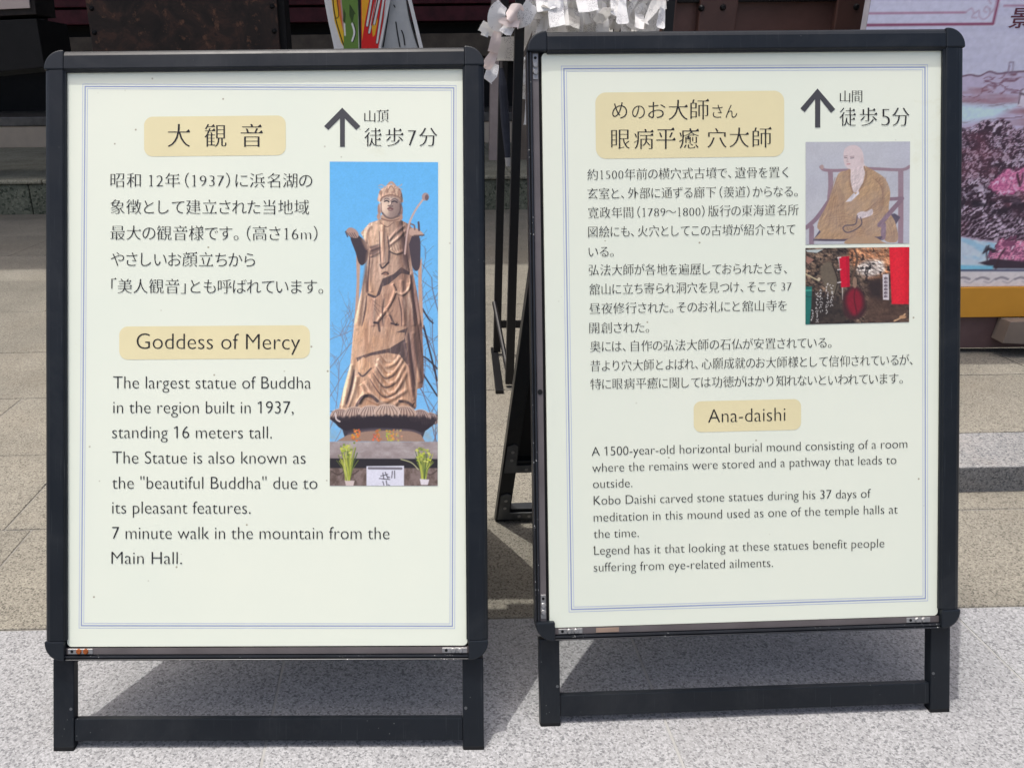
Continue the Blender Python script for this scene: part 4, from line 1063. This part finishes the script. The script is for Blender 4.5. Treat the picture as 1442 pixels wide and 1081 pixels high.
# sky with faint level strokes
p.blend(S(fbm(X/.3, Z/.012, 3)*2.2-1.0)*.30, (160,160,186)); p.blend(S((Z-1.0)/.7)*.25, (206,204,216))
h1 = LP(1400, 118)[1]+ (fbm(X/.22, X*0+3, 5)-.5)*.12
h2 = LP(1400, 150)[1]+ (fbm(X/.16, X*0+7, 8)-.5)*.07
ink = (66,38,50)
hill = S((h1-Z)/.004); p.blend(hill, (176,166,188))
rid = np.abs(fbm(X/.10+fbm(X/.05, Z/.05, 2)*1.2, (Z-h1*.8)/.022, 12)-.5)
p.blend(hill*S(1-rid*16)*.8, (104,66,80)); p.blend(S(1-np.abs(Z-h1)/.004), (92,62,78))
p.blend(hill*S(fbm(X/.2, Z/.03, 44)*4-2.1)*.8, (134,88,94))
# the lake strip
lake = p.mask(PL_((1330,148),(1352,146),(1400,150),(1436,146),(1400,166),(1362,172),(1330,176)), .01); p.blend(lake, (186,208,220))
# wooded slopes in black and mauve brushwork
wood = S((h2-.03*0-Z)/.012)*S((Z-LP(1400, 336)[1])/.012)
lower = LP(1400, 340)[1] + (X-LP(1400,340)[0])*-.16 + (fbm(X/.05, Z*0, 3)-.5)*.012
wood = S((LP(1400,168)[1]+(fbm(X/.07, X*0+1, 15)-.5)*.09-Z)/.006)*S((Z-lower)/.006)
p.blend(wood, (168,146,164))
wx, wz = fbm(X/.03, Z/.03, 21)-.5, fbm(X/.03, Z/.03, 22)-.5
sw = fbm((X+wx*.07)/.011, (Z+wz*.07)/.011, 25, 3)
cl = np.sin(((X+wx*.06)*150 + np.sin((Z+wz*.08)*115)*1.8)*1.0 + (Z+wz*.07)*85)
arc = np.sin(np.hypot((X+wx*.11) % .062-.031, (Z+wz*.11) % .054-.012)*640 + sw*6)
den = S((LP(1400,175)[1]-Z)/.30)
p.blend(wood*S(arc*2.2+.3)*(.62+.33*den), ink); p.blend(wood*S((sw-.44-.05*(1-den))*14)*.85, (46,32,44)); p.blend(wood*S(cl*1.3-.3)*.35*den, (52,34,46)); p.blend(wood*S((.40-sw)*16)*.85, (206,192,208))
p.blend(wood*S(fbm(X/.16, Z/.12, 51)*5-2.6)*.45*den, (40,30,42)); p.blend(wood*S(fbm(X/.1, Z/.08, 57)*5-2.9)*.4, (138,78,92))
dk = S(1-np.abs(Z-LP(1400,288)[1])/.06)*wood; p.blend(dk*S((fbm(X/.03, Z/.02, 61)-.40)*6)*.8, (36,30,42))
dg = np.sin((X*1.0-Z*1.35+wx*.05)*290+sw*5); low_ = S((LP(1400,300)[1]-Z)/.02)*wood; p.blend(low_*S(dg*1.5-.1)*.75, (48,34,46)); p.blend(low_*S(-dg*1.5-.5)*.6, (188,168,186))
# blossom clumps
bl = (fbm(X/.016, Z/.014, 171)-.5)*.034; bl2 = (fbm(X/.014, Z/.016, 172)-.5)*.034
for q in (((1392,262),(1405,246),(1425,238),(1450,236),(1480,240),(1480,266),(1440,270),(1410,272)), ((1500,300),(1530,280),(1560,300),(1530,320)), ((1560,210),(1600,190),(1640,215),(1600,235))):
    p.X, p.Y = X+bl, Z+bl2; m = p.mask(PL_(*q), .004, 4); p.X, p.Y = X, Z; p.blend(m, (208,130,166)); p.blend(m*(1-m)*4*.7, (70,36,56)); p.blend(m*S(arc*2-.9)*.6, (120,54,88)); p.blend(m*S((fbm(X/.012, Z/.012, 71)-.5)*8)*.8, (176,82,128)); p.blend(m*S((.42-fbm(X/.01, Z/.01, 73))*10), (232,176,200))
p.line(PL_((1432,246),(1436,262)), .006, (40,26,32)); p.line(PL_((1440,244),(1438,258)), .004, (40,26,32))
# foreshore, water, pine
fs = S((lower-Z)/.006); p.blend(fs, (186,200,212)); p.blend(fs*S(fbm(X/.07, Z/.02+X/.05, 81)*4-2.0)*.8, (140,184,208))
sn = p.mask(PL_((1330,326),(1380,334),(1440,338),(1500,340),(1500,330),(1400,322)), .003); 
for q in (((1390,362),(1402,345),(1416,336),(1440,340),(1480,344),(1480,372),(1440,372),(1405,368)),):
    p.X, p.Y = X+bl, Z+bl2; m = p.mask(PL_(*q), .004, 4); p.X, p.Y = X, Z; p.blend(m, (208,132,164)); p.blend(m*(1-m)*4*.7, (70,36,56)); p.blend(m*S(arc*2-.8)*.6, (90,44,72)); p.blend(m*S((fbm(X/.014, Z/.014, 83)-.48)*8)*.9, (120,66,96)); p.blend(m*S((.4-fbm(X/.01, Z/.01, 84))*10), (230,190,206))
p.poly(PL_((1378,370),(1400,364),(1440,368),(1600,366),(1900,372),(1900,380),(1400,378)), (58,46,58)); p.blend(p.mask(PL_((1330,373),(1398,374),(1398,380),(1330,380))), (120,186,210))
for k in range(8): a = PL_((1391-7+2*k, 351-abs(4-k)*-1.4),(1391-2+2.2*k, 347+k)); p.line(a, .004, (44,36,48), sm=0)
p.line(PL_((1390,366),(1389,356),(1392,346)), .004, (48,36,44)); p.line(PL_((1402,378),(1407,362),(1415,350)), .005, (58,40,48))
p.poly(PL_((1300,379.5),(2000,379.5),(2000,382.2),(1300,382.2)), (60,56,84)); p.poly(PL_((1000,382.2),(2100,382.2),(2100,403.5),(1000,403.5)), (206,200,200))
for k in range(22):
    x = 1240+k*27; p.line(PL_((x,393),(x+8,390.5),(x+17,393)), .006, (110,104,116), .8); p.line(PL_((x+10,396),(x+18,398),(x+26,392)), .003, (150,144,152), .8)
# white tower on the slope, small upright cartouche, title box with its scroll corner and the big title character
p.poly(PL_((1432,150),(1436,128),(1441,126),(1444,128),(1448,152)), (196,188,200)); p.line(PL_((1434,146),(1437,128),(1440,126)), .003, (80,56,70), sm=0); p.line(PL_((1437,132),(1444,134)), .004, (60,40,54), sm=0)
c = PL_((1421,88),(1427,88),(1424.5,105),(1418.5,105)); p.line(c+[c[0]], .0022, (120,104,124), sm=0); p.line(PL_((1422,93),(1420,104)), .002, (140,124,144), sm=0)
tb = LP(1398, 34); tx = tb[0]; tz = tb[1]
M_ = (X < tx)*(Z > tz); p.blend(M_*1.0, (190,190,208)); p.blend(M_*S(fbm(X/.3, Z/.012, 9)*2.2-1.1)*.2, (164,164,188))
p.line([(bx0-.1, tz), (tx, tz), (tx, bz1+.1)], .0062, (122,52,80), sm=0)
p.line([(bx0-.1, tz+.030), (tx-.085, tz+.030)], .0042, (150,96,120), sm=0)
def sc(*q): return [(tx+a*.001, tz+b*.001) for a, b in q]
for q in (((-85,30),(-70,40),(-60,28),(-48,34),(-44,20),(-30,12),(-16,22),(-18,38)),((-18,38),(-30,44),(-34,34),(-26,30)),((-16,24),(-6,40),(-8,62),(-20,70),(-26,60),(-18,52)),((-12,70),(-4,84),(-10,98)),((-60,28),(-64,18),(-50,16))): p.line(sc(*q), .0036, (168,150,170))
p.line([(tx+.02, tz+.046), (bx1, tz+.044)], .004, (150,110,132), sm=0)
p.grain(.05, .01, 5); p.im = np.clip(p.im*1.17+.02, 0, 1)
def putL(XX, ZZ): return np.stack([XX-(bx0+bx1)/2, np.zeros_like(XX)-.0012, ZZ-KZ], 1)
p.build('printed_landscape', M['sheet'], putL, lb)
cpart('panel', MB().box(bx0-.001, bx1+.001, LY, LY+.03, bz0-.0, bz1+.002), plain('board_edge_white', rgb(170,168,176), .5), lb, .001)
cpart('yellow_band', MB().box(bx0-.03, bx1+.03, LY-.012, LY+.04, yb0, ltop-.001), M['yellow'], lb, .002)
cpart('base_board', MB().box(bx0-.03, bx1+.03, LY+.004, LY+.05, base0, yb0-.002), M['mauvewood'], lb, .002)
w = LP(1402, 450)
cpart('wooden_block', MB().hexa([(w[0],LY-.055,base0+.034),(w[0]+.22,LY-.055,base0+.022),(w[0]+.22,LY+.002,base0+.024),(w[0],LY+.002,base0+.036),(w[0]+.008,LY-.055,yb0-.004),(w[0]+.22,LY-.055,yb0-.004),(w[0]+.22,LY+.002,yb0-.003),(w[0]+.008,LY+.002,yb0-.003)]), plain('pale_wood_block', rgb(120,108,98), .7, .12, 12), lb, .002)
for lx in (bx0+.1, bx1-.16):
    cpart('leg', MB().box(lx, lx+.06, LY+.032, LY+.08, KZ, bz1-.2), M['blackwood'], lb, .003)
    cpart('foot', MB().box(lx+.005, lx+.055, LY+.085, LY+.55, KZ, KZ+.05), M['blackwood'], lb, .003)
# the big title character, half of it past the edge of the photograph
q = [poly_of(s) for s in outlines('景')]
al = np.concatenate(q); a0, b0 = al.min(0), al.max(0)
V, Fc = [], []
c = bpy.data.curves.new('k', 'CURVE'); c.dimensions = '2D'; c.fill_mode = 'BOTH'
z_hi, z_lo = LP(1430, 12)[1], LP(1430, 40)[1]; x_l = LP(1421.5, 30)[0]; k = (z_hi-z_lo)/(b0[1]-a0[1])
for pl in thin(q, -.012, -.006):
    sp = c.splines.new('POLY'); sp.points.add(len(pl)-1); sp.use_cyclic_u = True
    sp.points.foreach_set('co', [w_ for u, v in pl for w_ in ((u-a0[0])*1.12*100*k, (v-a0[1])*100*k, 0, 1)])
o = bpy.data.objects.new('k', c); COL.objects.link(o); me = o.to_mesh()
V = [(x_l+v.co.x/100-(bx0+bx1)/2, -.0024, z_lo+v.co.y/100-KZ) for v in me.vertices]; Fc = [tuple(f.vertices) for f in me.polygons]
o.to_mesh_clear(); bpy.data.objects.remove(o); bpy.data.curves.remove(c)
me = bpy.data.meshes.new('title_character'); me.from_pydata(V, [], Fc); me.materials.append(plain('maroon_print', rgb(96,42,62), .5, .06))
o = bpy.data.objects.new('title_character', me); COL.objects.link(o); o.parent = lb

# ------------------------------------------------------------------ painted cut-out board behind the left sign
CY = 3.2
def CP(px, py): q = at(px, py, CY); return (q.x, q.z)
ct = CP(465, 0); zt_ = ct[1]+.25; zb_ = 0.0
cut = tag(empty('cutout_board', (CP(500, 40)[0], CY, 0)), 'colourful cut-out display board with flames and green stripe behind the left sign', 'display board')
p = Pic(0, 1, zt_, zb_, 150, 420, (222,222,222))
def xl_(z): return np.interp(z, [0, CP(474,66)[1], CP(465,30)[1], CP(461.5,0)[1], zt_], [CP(472,66)[0]+.02, CP(474.5,66)[0], CP(466.5,30)[0], CP(461,0)[0], CP(461,0)[0]-.004])
def xr_(z): return np.interp(z, [0, CP(520,66)[1], CP(538,0)[1], zt_], [CP(522,66)[0], CP(533,66)[0], CP(546,0)[0], CP(548,0)[0]])
ZZ = p.Y; XX = xl_(ZZ)+(xr_(ZZ)-xl_(ZZ))*p.X
p.X, p.Y = XX, ZZ; p.px = .0011
def C(*q): return [CP(*v) for v in q]
down = (CP(500,66)[1]-0)
p.poly(C((467,-90),(467,0),(471,30),(480,60),(484,66),(490,120),(492,420),(500,420),(495,66),(489,0),(489,-90)), (236,190,40))
p.poly(C((473,-40),(474,5),(479,28),(485,50),(483,20),(480,0),(480,-40)), (226,120,50)); p.line(C((469,-40),(469,0),(473,28),(482,58),(485,66)), .004, (40,30,20)); p.line(C((475,0),(477,22),(474,26)), .003, (60,40,20)); p.line(C((479,-10),(482,20),(484,42)), .006, (196,150,150))
p.poly(C((481,-90),(481,0),(484,30),(484,66),(486,420),(506,420),(505,66),(504,0),(504,-90)), (104,140,62)); p.poly(C((484,12),(487,20),(486,34),(483,30)), (60,84,36)); p.poly(C((492,6),(499,20),(496,34),(492,22)), (60,84,36)); p.line(C((493,8),(500,20)), .003, (40,50,24))
p.line(C((496,34),(499,46),(496,58)), .007, (236,236,236)); p.line(C((498,33),(501,46),(497,60)), .003, (20,20,20)); p.line(C((485,34),(486,50)), .006, (230,230,224))
p.poly(C((504,-90),(504,0),(506,66),(507,420),(510,420),(509,66),(508.5,0),(508.5,-90)), (24,22,22))
p.poly(C((508.5,-90),(508.5,0),(509,66),(510,420),(560,420),(545,66),(545,-90)), (222,34,34))
p.poly(C((509,-10),(514,-10),(520,0),(514,30),(510,58),(509.5,40)), (242,176,40)); p.poly(C((523,35),(530,20),(532,30),(528,50),(525,52)), (240,180,44))
for a, b in (((524,-6),(517,36)),((531,-6),(520,46)),((536,-8),(527,34)),((541,-6),(531,60)),((546,-6),(537,64))):
    p.line([CP(*a), CP(*b)], .011, (24,20,20), sm=0); p.line([CP(*a), CP(*b)], .0075, (230,228,228), sm=0)
p.line(C((530,-4),(523,36)), .004, (214,36,36), sm=0); p.line(C((539,60),(545,0)), .010, (220,220,222), sm=0)
p.grain(.03, .02, 4)
cx0 = cut.location.x
def putC(a, b): return np.stack([a-cx0, np.zeros_like(a)-.0015, b], 1)
p.build('painted_face', print_mat('board_paint', .82, .4), putC, cut)
def slabprism(zs, fl, fr, y0, y1): 
    return MB().prism([(fl(z), z) for z in zs] + [(fr(z), z) for z in zs[::-1]], y0, y1, 1)
zs = [0, .4, CP(474,66)[1], CP(469,45)[1], CP(465,30)[1], CP(461.5,0)[1], zt_]
M['boardedge'] = plain('white_board_edge', rgb(205,207,208), .55, .06, 9)
M['greyboard'] = plain('light_grey_board', rgb(168,172,174), .6, .10, 14)
cpart('board', slabprism(zs, lambda z: float(xl_(z))-.012, lambda z: float(xr_(z))+.01, CY, CY+.025), M['boardedge'], cut, .002)
def gl(z): return float(np.interp(z, [0, CP(530,66)[1], CP(546,0)[1], zt_], [CP(528,66)[0]-.04, CP(536,66)[0], CP(547,0)[0]+.002, CP(549,0)[0]]))
def gr_(z): return float(np.interp(z, [0, CP(590,66)[1], CP(573,0)[1], zt_], [CP(592,66)[0]+.16, CP(588,66)[0], CP(572,0)[0], CP(568,0)[0]-.05]))
cpart('side_board', slabprism([0, .5, CP(590,66)[1], CP(573,0)[1], zt_], gl, gr_, CY+.028, CY+.045), M['greyboard'], cut, .002)
cpart('side_edge', slabprism([0, .5, CP(590,66)[1], CP(573,0)[1], zt_], lambda z: gr_(z)+.006, lambda z: gr_(z)+.020, CY+.022, CY+.05), M['boardedge'], cut, .001)
dkp = plain('black_line_paint', rgb(30,30,32), .5)
for q in (((571,-4),(573,10),(577,30),(585,58),(588,66)),):
    m = MB(); pts = [CP(*v) for v in smooth_pts(q, 4)]
    m.add([(x, CY+.0255, z) for x, z in pts] + [(x+.006, CY+.0255, z) for x, z in pts], [(i, i+1, len(pts)+i+1, len(pts)+i) for i in range(len(pts)-1)])
    cpart('painted_line', m, dkp, cut)
for q in (((564,42),(567,50),(569,64)), ((556,30),(559,50),(562,66)), ((553,6),(555,10)), ((548,-4),(544,30),(538,66))):
    m = MB(); pts = [CP(*v) for v in smooth_pts(q, 4)]
    m.add([(x, CY+.0262, z) for x, z in pts] + [(x+.005, CY+.0262, z) for x, z in pts], [(i, i+1, len(pts)+i+1, len(pts)+i) for i in range(len(pts)-1)])
    cpart('painted_line', m, dkp, cut)
m = MB(); m.tube([(cx0-.02, CY+.05, 1.0), (cx0, CY+.5, .0)], .012); cpart('strut', m, M['greywood'], cut)

# ------------------------------------------------------------------ black rack hung with paper fortunes
M['rack'] = plain('black_painted_steel', rgb(16,16,18), .45, .25, 14, .4)
RF, RB = 2.30, 2.62
pB = [at(737.5, 0, RF), at(713, 545, RF)]; pA = [at(711, 0, RB), at(699, 500, RB)]
xB, xA = (pB[0].x+pB[1].x)/2, (pA[0].x+pA[1].x)/2
RX1 = at(948, 20, RF).x
rack = tag(empty('fortune_rack', ((xB+RX1)/2, 2.45, 0)), 'black steel rack hung with tied paper fortunes behind the right sign', 'rack')
rp = lambda n, mb, mt=M['rack'], bv=.0015: cpart(n, mb, mt, rack, bv)
wB = 11.5*RF/1090*1.05/2; wA = 10*RB/1090*1.05/2
rp('post', MB().box(xB-wB, xB+wB, RF-.012, RF+.012, .012, 1.42)); rp('post', MB().box(xA-wA, xA+wA, RB-.012, RB+.012, .012, 1.36))
rp('post', MB().box(RX1-.024, RX1, RF-.012, RF+.012, .012, 1.42)); rp('post', MB().box(RX1-.024, RX1, RB-.012, RB+.012, .012, 1.36))
for x in ((xA+xB)/2-.012, RX1-.012):
    rp('foot', MB().hexa([(x-.03,RF-.06,0),(x-.005,RF-.06,0),(x+.012,RB+.05,0),(x-.012,RB+.05,0),(x-.03,RF-.06,.012),(x-.005,RF-.06,.012),(x+.012,RB+.05,.012),(x-.012,RB+.05,.012)]))
    rp('brace', MB().tube([(x+.014, RF+.03, .05), (x-.01, RB-.03, .20)], .008)); 
rp('crossbar', MB().box(xA+.01, RX1-.03, RB-.008, RB+.008, .10, .125)); rp('crossbar', MB().box(xB+wB, RX1-.025, RF-.008, RF+.008, 1.395, 1.415))
for k, z in enumerate((1.335, 1.255, 1.175, 1.10)):
    for y in (RF+.01, RF+.11, RF+.21):
        rp('wire', MB().tube([(xB-.02, y, z+.02*(y-RF)), ((xB+RX1)/2, y, z-.012), (RX1, y, z+.02*(y-RF))], .0022, 6), M['channel'], 0)
def paper_mat(name, c, printed=True):
    m = Mat(name, .8, .2)
    f = m.noise(30, 4); col = m.ramp(f, [(.3, tuple(v*.92 for v in c)), (.7, c)])
    if printed:
        st = m.voro(420, 'Distance', m.scaled(1, 1, .6)); col = m.mix(m.math('MULTIPLY', m.ramp(st, [(.26, .55), (.42, 0)]), m.ramp(m.noise(22, 1), [(.5, 0), (.55, 1)])), col, rgb(96,94,102))
    m.color(col); m.bump(m.noise(40, 3, .5), .2, .002)
    tr = m.node('ShaderNodeBsdfTranslucent'); m.l.new(col, tr.inputs[0])
    mx = m.node('ShaderNodeMixShader'); mx.inputs[0].default_value = .45
    m.l.new(m.b.outputs[0], mx.inputs[1]); m.l.new(tr.outputs[0], mx.inputs[2]); m.l.new(mx.outputs[0], m.n['Material Output'].inputs[0])
    return m.m
M['paper'] = paper_mat('thin_white_paper', rgb(246,246,246)); M['paper2'] = paper_mat('grey_white_paper', rgb(238,237,234)); M['pink'] = paper_mat('pale_pink_paper', rgb(246,236,233), False)
rnd = random.Random(23)
def strip(path, w, th=.0005, tw=0.0, crease=.05, r=rnd):
    """folded paper strip along a path of 3-D points; widths follow the view-parallel x axis with a twist"""
    pts = [Vector(q) for q in smooth_pts(path, 5)]
    n = len(pts); V, Fc = [], []
    for i, c in enumerate(pts):
        t = (pts[min(i+1, n-1)]-pts[max(i-1, 0)]).normalized()
        ang = tw*(i/(n-1)) + crease*math.sin(i*.9)
        s = t.cross(Vector((0, 1, 0)))
        s = s.normalized() if s.length > .1 else Vector((1, 0, 0))
        nn = s.cross(t); d = s*math.cos(ang)+nn*math.sin(ang)
        ww = (w[min(int(i/(n-1)*(len(w)-1)), len(w)-2)]*(1-((i/(n-1)*(len(w)-1)) % 1)) + w[min(int(i/(n-1)*(len(w)-1))+1, len(w)-1)]*((i/(n-1)*(len(w)-1)) % 1)) if hasattr(w, '__len__') else w
        nrm = d.cross(t)
        V += [c-d*ww/2, c+nrm*ww*.05, c+d*ww/2]
    m = MB(); k = len(V); off = Vector((0, th, 0))
    VV = V + [v+off for v in V]
    for i in range(n-1):
        for j in range(2):
            a = i*3+j; Fc += [(a, a+1, a+4, a+3), (k+a+3, k+a+4, k+a+1, k+a)]
    for j in range(2): Fc += [(j+1, j, k+j, k+j+1), ((n-1)*3+j, (n-1)*3+j+1, k+(n-1)*3+j+1, k+(n-1)*3+j)]
    for i in range(n-1): Fc += [(i*3, i*3+3, k+i*3+3, k+i*3), (i*3+5, i*3+2, k+i*3+2, k+i*3+5)]
    m.add(VV, Fc); return m
GRP = 'paper fortunes tied to the black rack'
def fortune(name, mbs, mats, label, loc):
    root = mbs[0].build(name, mats[0]); root['label'] = label; root['category'] = 'paper'; root['group'] = GRP
    for mb, mt in zip(mbs[1:], mats[1:]): mb.build('folded_end', mt, root)
    return root
def W(px, py, Y): q = at(px, py, Y); return (q.x, q.y, q.z)
# the ones at the left end, told apart one by one
Y0 = RF-.035
fortune('paper_fortune', [strip([W(708,6,Y0),W(701,16,Y0-.01),W(700,30,Y0-.01),W(712,38,Y0)], [.03,.045,.05,.03]), strip([W(702,38,Y0),W(716,34,Y0-.012),W(728,26,Y0-.02)], [.02,.03,.02])], [M['paper'], M['pink']],
        'white looped fortune tied at the top left end of the rack', None)
fortune('paper_fortune', [strip([W(716,12,Y0-.02),W(724,17,Y0-.035),W(729,27,Y0-.03),W(729,36,Y0-.02)], [.024,.052,.044,.012], tw=.3), strip([W(702,29,Y0-.02),W(716,31,Y0-.03),W(731,35,Y0-.032)], [.006,.026,.014], tw=.3), strip([W(728,38,Y0-.02),W(738,26,Y0-.03),W(750,6,Y0-.02)], [.012,.044,.040], tw=-.25), strip([W(708,36,Y0-.02),W(716,42,Y0-.03),W(722,46,Y0-.03)], [.03,.03,.016], tw=.2)], [M['pink'], M['pink'], M['paper'], M['paper']],
        'pale pink fortune knotted like a bow on the front post', None)
fortune('paper_fortune', [strip([W(697,48,Y0+.01),W(688,42,Y0),W(677,36,Y0-.01)], [.018,.03,.026], tw=.3), strip([W(678,46,Y0+.004),W(688,50,Y0)], [.012,.012])], [M['paper'], M['paper']],
        'short white paper end sticking out leftwards from the rack', None)
fortune('paper_fortune', [strip([W(701,42,Y0),W(698,58,Y0-.006),W(694,74,Y0)], [.018,.03,.028]), strip([W(697,73,Y0+.01),W(690,86,Y0+.008),W(683,97,Y0+.01)], [.02,.03,.028], tw=.3)], [M['pink'], M['pink']],
        'pink tinged strip hanging left of the front post', None)
fortune('paper_fortune', [strip([W(714,52,Y0+.06),W(714,70,Y0+.06),W(713,86,Y0+.065)], [.05,.058,.05])], [M['paper2']],
        'broad greyish paper hanging between the two left posts', None)
fortune('paper_fortune', [strip([W(698,90,Y0+.02),W(692,104,Y0+.01),W(686,114,Y0+.012)], [.02,.035,.024], tw=-.3)], [M['paper']],
        'crumpled white paper lowest on the left end of the rack', None)
fortune('paper_fortune', [strip([W(717,38,Y0-.02),W(716,44,Y0-.03),W(717,47,Y0-.02)], [.012,.026,.012])], [M['paper']], 'small white paper knot just below the pink bow', None)
fortune('paper_fortune', [strip([W(744,98,RF+.02),W(739,108,RF+.01),W(744,118,RF+.02)], [.012,.03,.01], tw=.4)], [M['paper']], 'white paper scrap showing beside the corner of the right sign', None)
fortune('paper_fortune', [strip([W(744,116,RF+.04),W(744,140,RF+.05),W(741,176,RF+.05)], [.012,.016,.012])], [M['paper']], 'long narrow white strip hanging beside the right sign edge', None)
fortune('paper_fortune', [strip([W(741,80,RF+.05),W(744,110,RF+.05),W(738,140,RF+.05)], [.02,.03,.02])], [M['paper2']], 'long grey paper hanging just right of the front post', None)
# prominent strips above the right sign
big = [([(766,-20),(768,0),(770,14)], .05, 'paper', RF-.03, 'white fortune with a rounded end above the sign corner'),
       ([(782,-10),(783,18),(785,37)], .040, 'paper', RF-.06, 'bright white fortune hanging in front above the sign corner'),
       ([(792,-10),(794,14),(796,36)], .022, 'paper2', RF-.05, 'narrow strip pressed against the bright white fortune'),
       ([(822,-14),(826,2),(829,16)], .052, 'paper', RF-.05, 'wide white fortune with a printed block, above the sign'),
       ([(842,31),(850,21),(858,12)], .030, 'paper', RF-.04, 'fortune folded slantwise with bars of print'),
       ([(866,-14),(868,8),(867,22)], .030, 'paper', RF-.045, 'upright white fortune left of the pointed one'),
       ([(878,-12),(876,12),(877,34)], (.014,.024,.036), 'paper', RF-.06, 'white fortune widening downward to a pointed end'),
       ([(934,-14),(920,12),(908,32)], (.03,.026,.006), 'paper2', RF-.06, 'grey folded fortune slanting down to a point at the right'),
       ([(934,0),(932,20),(930,40)], (.010,.018,.026), 'paper', RF-.04, 'white fortune at the right end beside the wooden box'),
       ([(900,18),(901,28),(900,40)], .026, 'paper', RF-.03, 'short square white fortune near the right end'),
       ([(759,22),(764,16),(770,10)], .024, 'paper2', RF-.02, 'grey folded fortune slanting up beside the sign corner'),
       ([(806,14),(808,26),(808,38)], .034, 'paper2', RF+.0, 'crumpled grey fortune in the middle row')]
for path, w_, mt, Y, lab in big:
    pp = [W(a, b, Y + .015 - .030*i + rnd.uniform(-.006, .006)) for i, (a, b) in enumerate(path)]
    m = strip(pp, w_ if not hasattr(w_, '__len__') else list(w_), tw=rnd.uniform(-.35, .35))
    kn = strip([(pp[0][0]-.012, Y, pp[0][2]+.0), (pp[0][0], Y-.012, pp[0][2]+.012), (pp[0][0]+.014, Y, pp[0][2]+.002)], [.012, .02, .012])
    fortune('paper_fortune', [m, kn], [M[mt], M[mt]], lab, None)
# the dense rows behind, which nothing tells apart
n_p = 0
for row, (Y, z0) in enumerate(((RF+.01, 1.10), (RF+.11, 1.10), (RF+.21, 1.11), (RF+.01, 1.175), (RF+.11, 1.18), (RF+.21, 1.19), (RF+.02, 1.255), (RF+.12, 1.26))):
    x = xB+.055
    while x < RX1-.02:
        w_ = rnd.uniform(.016, .036); L = rnd.uniform(.07, .15); sl = rnd.choice((0, 0, 1))*rnd.uniform(-.07, .07)
        pp = [(x, Y-.008, z0+.004), (x+sl*.3, Y-.026+rnd.uniform(-.012, .01), z0-L*.4), (x+sl+rnd.uniform(-.015, .015), Y-.036+rnd.uniform(-.025, .03), z0-L)]
        m = strip(pp, [w_*rnd.uniform(.5, .9), w_, w_*rnd.uniform(.85, 1.1)], tw=rnd.uniform(-.6, .6), crease=rnd.uniform(.0, .15))
        fortune('paper_fortune', [m], [M[rnd.choice(('paper', 'paper2', 'paper2'))]], 'white paper fortune tied in the crowded rows behind the right sign', None)
        x += w_*rnd.uniform(.85, 1.6); n_p += 1
# slim tapered bar hanging on its thin rod
um = tag(empty('hanging_bar', (at(708, 100, RF+.12).x, RF+.12, 0)), 'slim dark tapered bar with a pale tip hanging between the two left rack posts', 'bar')
UY = RF+.12
pts = [W(704.5,40,UY), W(706,98,UY)]
cpart('rod', MB().tube(pts, .0035, 8), plain('steel_shaft', rgb(96,92,92), .4, .1, 30, .5, .5), um)
cpart('bar_body', MB().tube([W(705.5,96,UY),W(708,120,UY),W(711.5,170,UY),W(715,222,UY)], [.006,.0125,.0135,.008], 10), plain('navy_cloth', rgb(40,44,56), .7, .2, 30, .3, bump=.3), um)
cpart('tip', MB().tube([W(715,222,UY),W(715.8,234,UY)], [.009,.007], 10), plain('pale_tip', rgb(150,150,150), .4, .1), um)
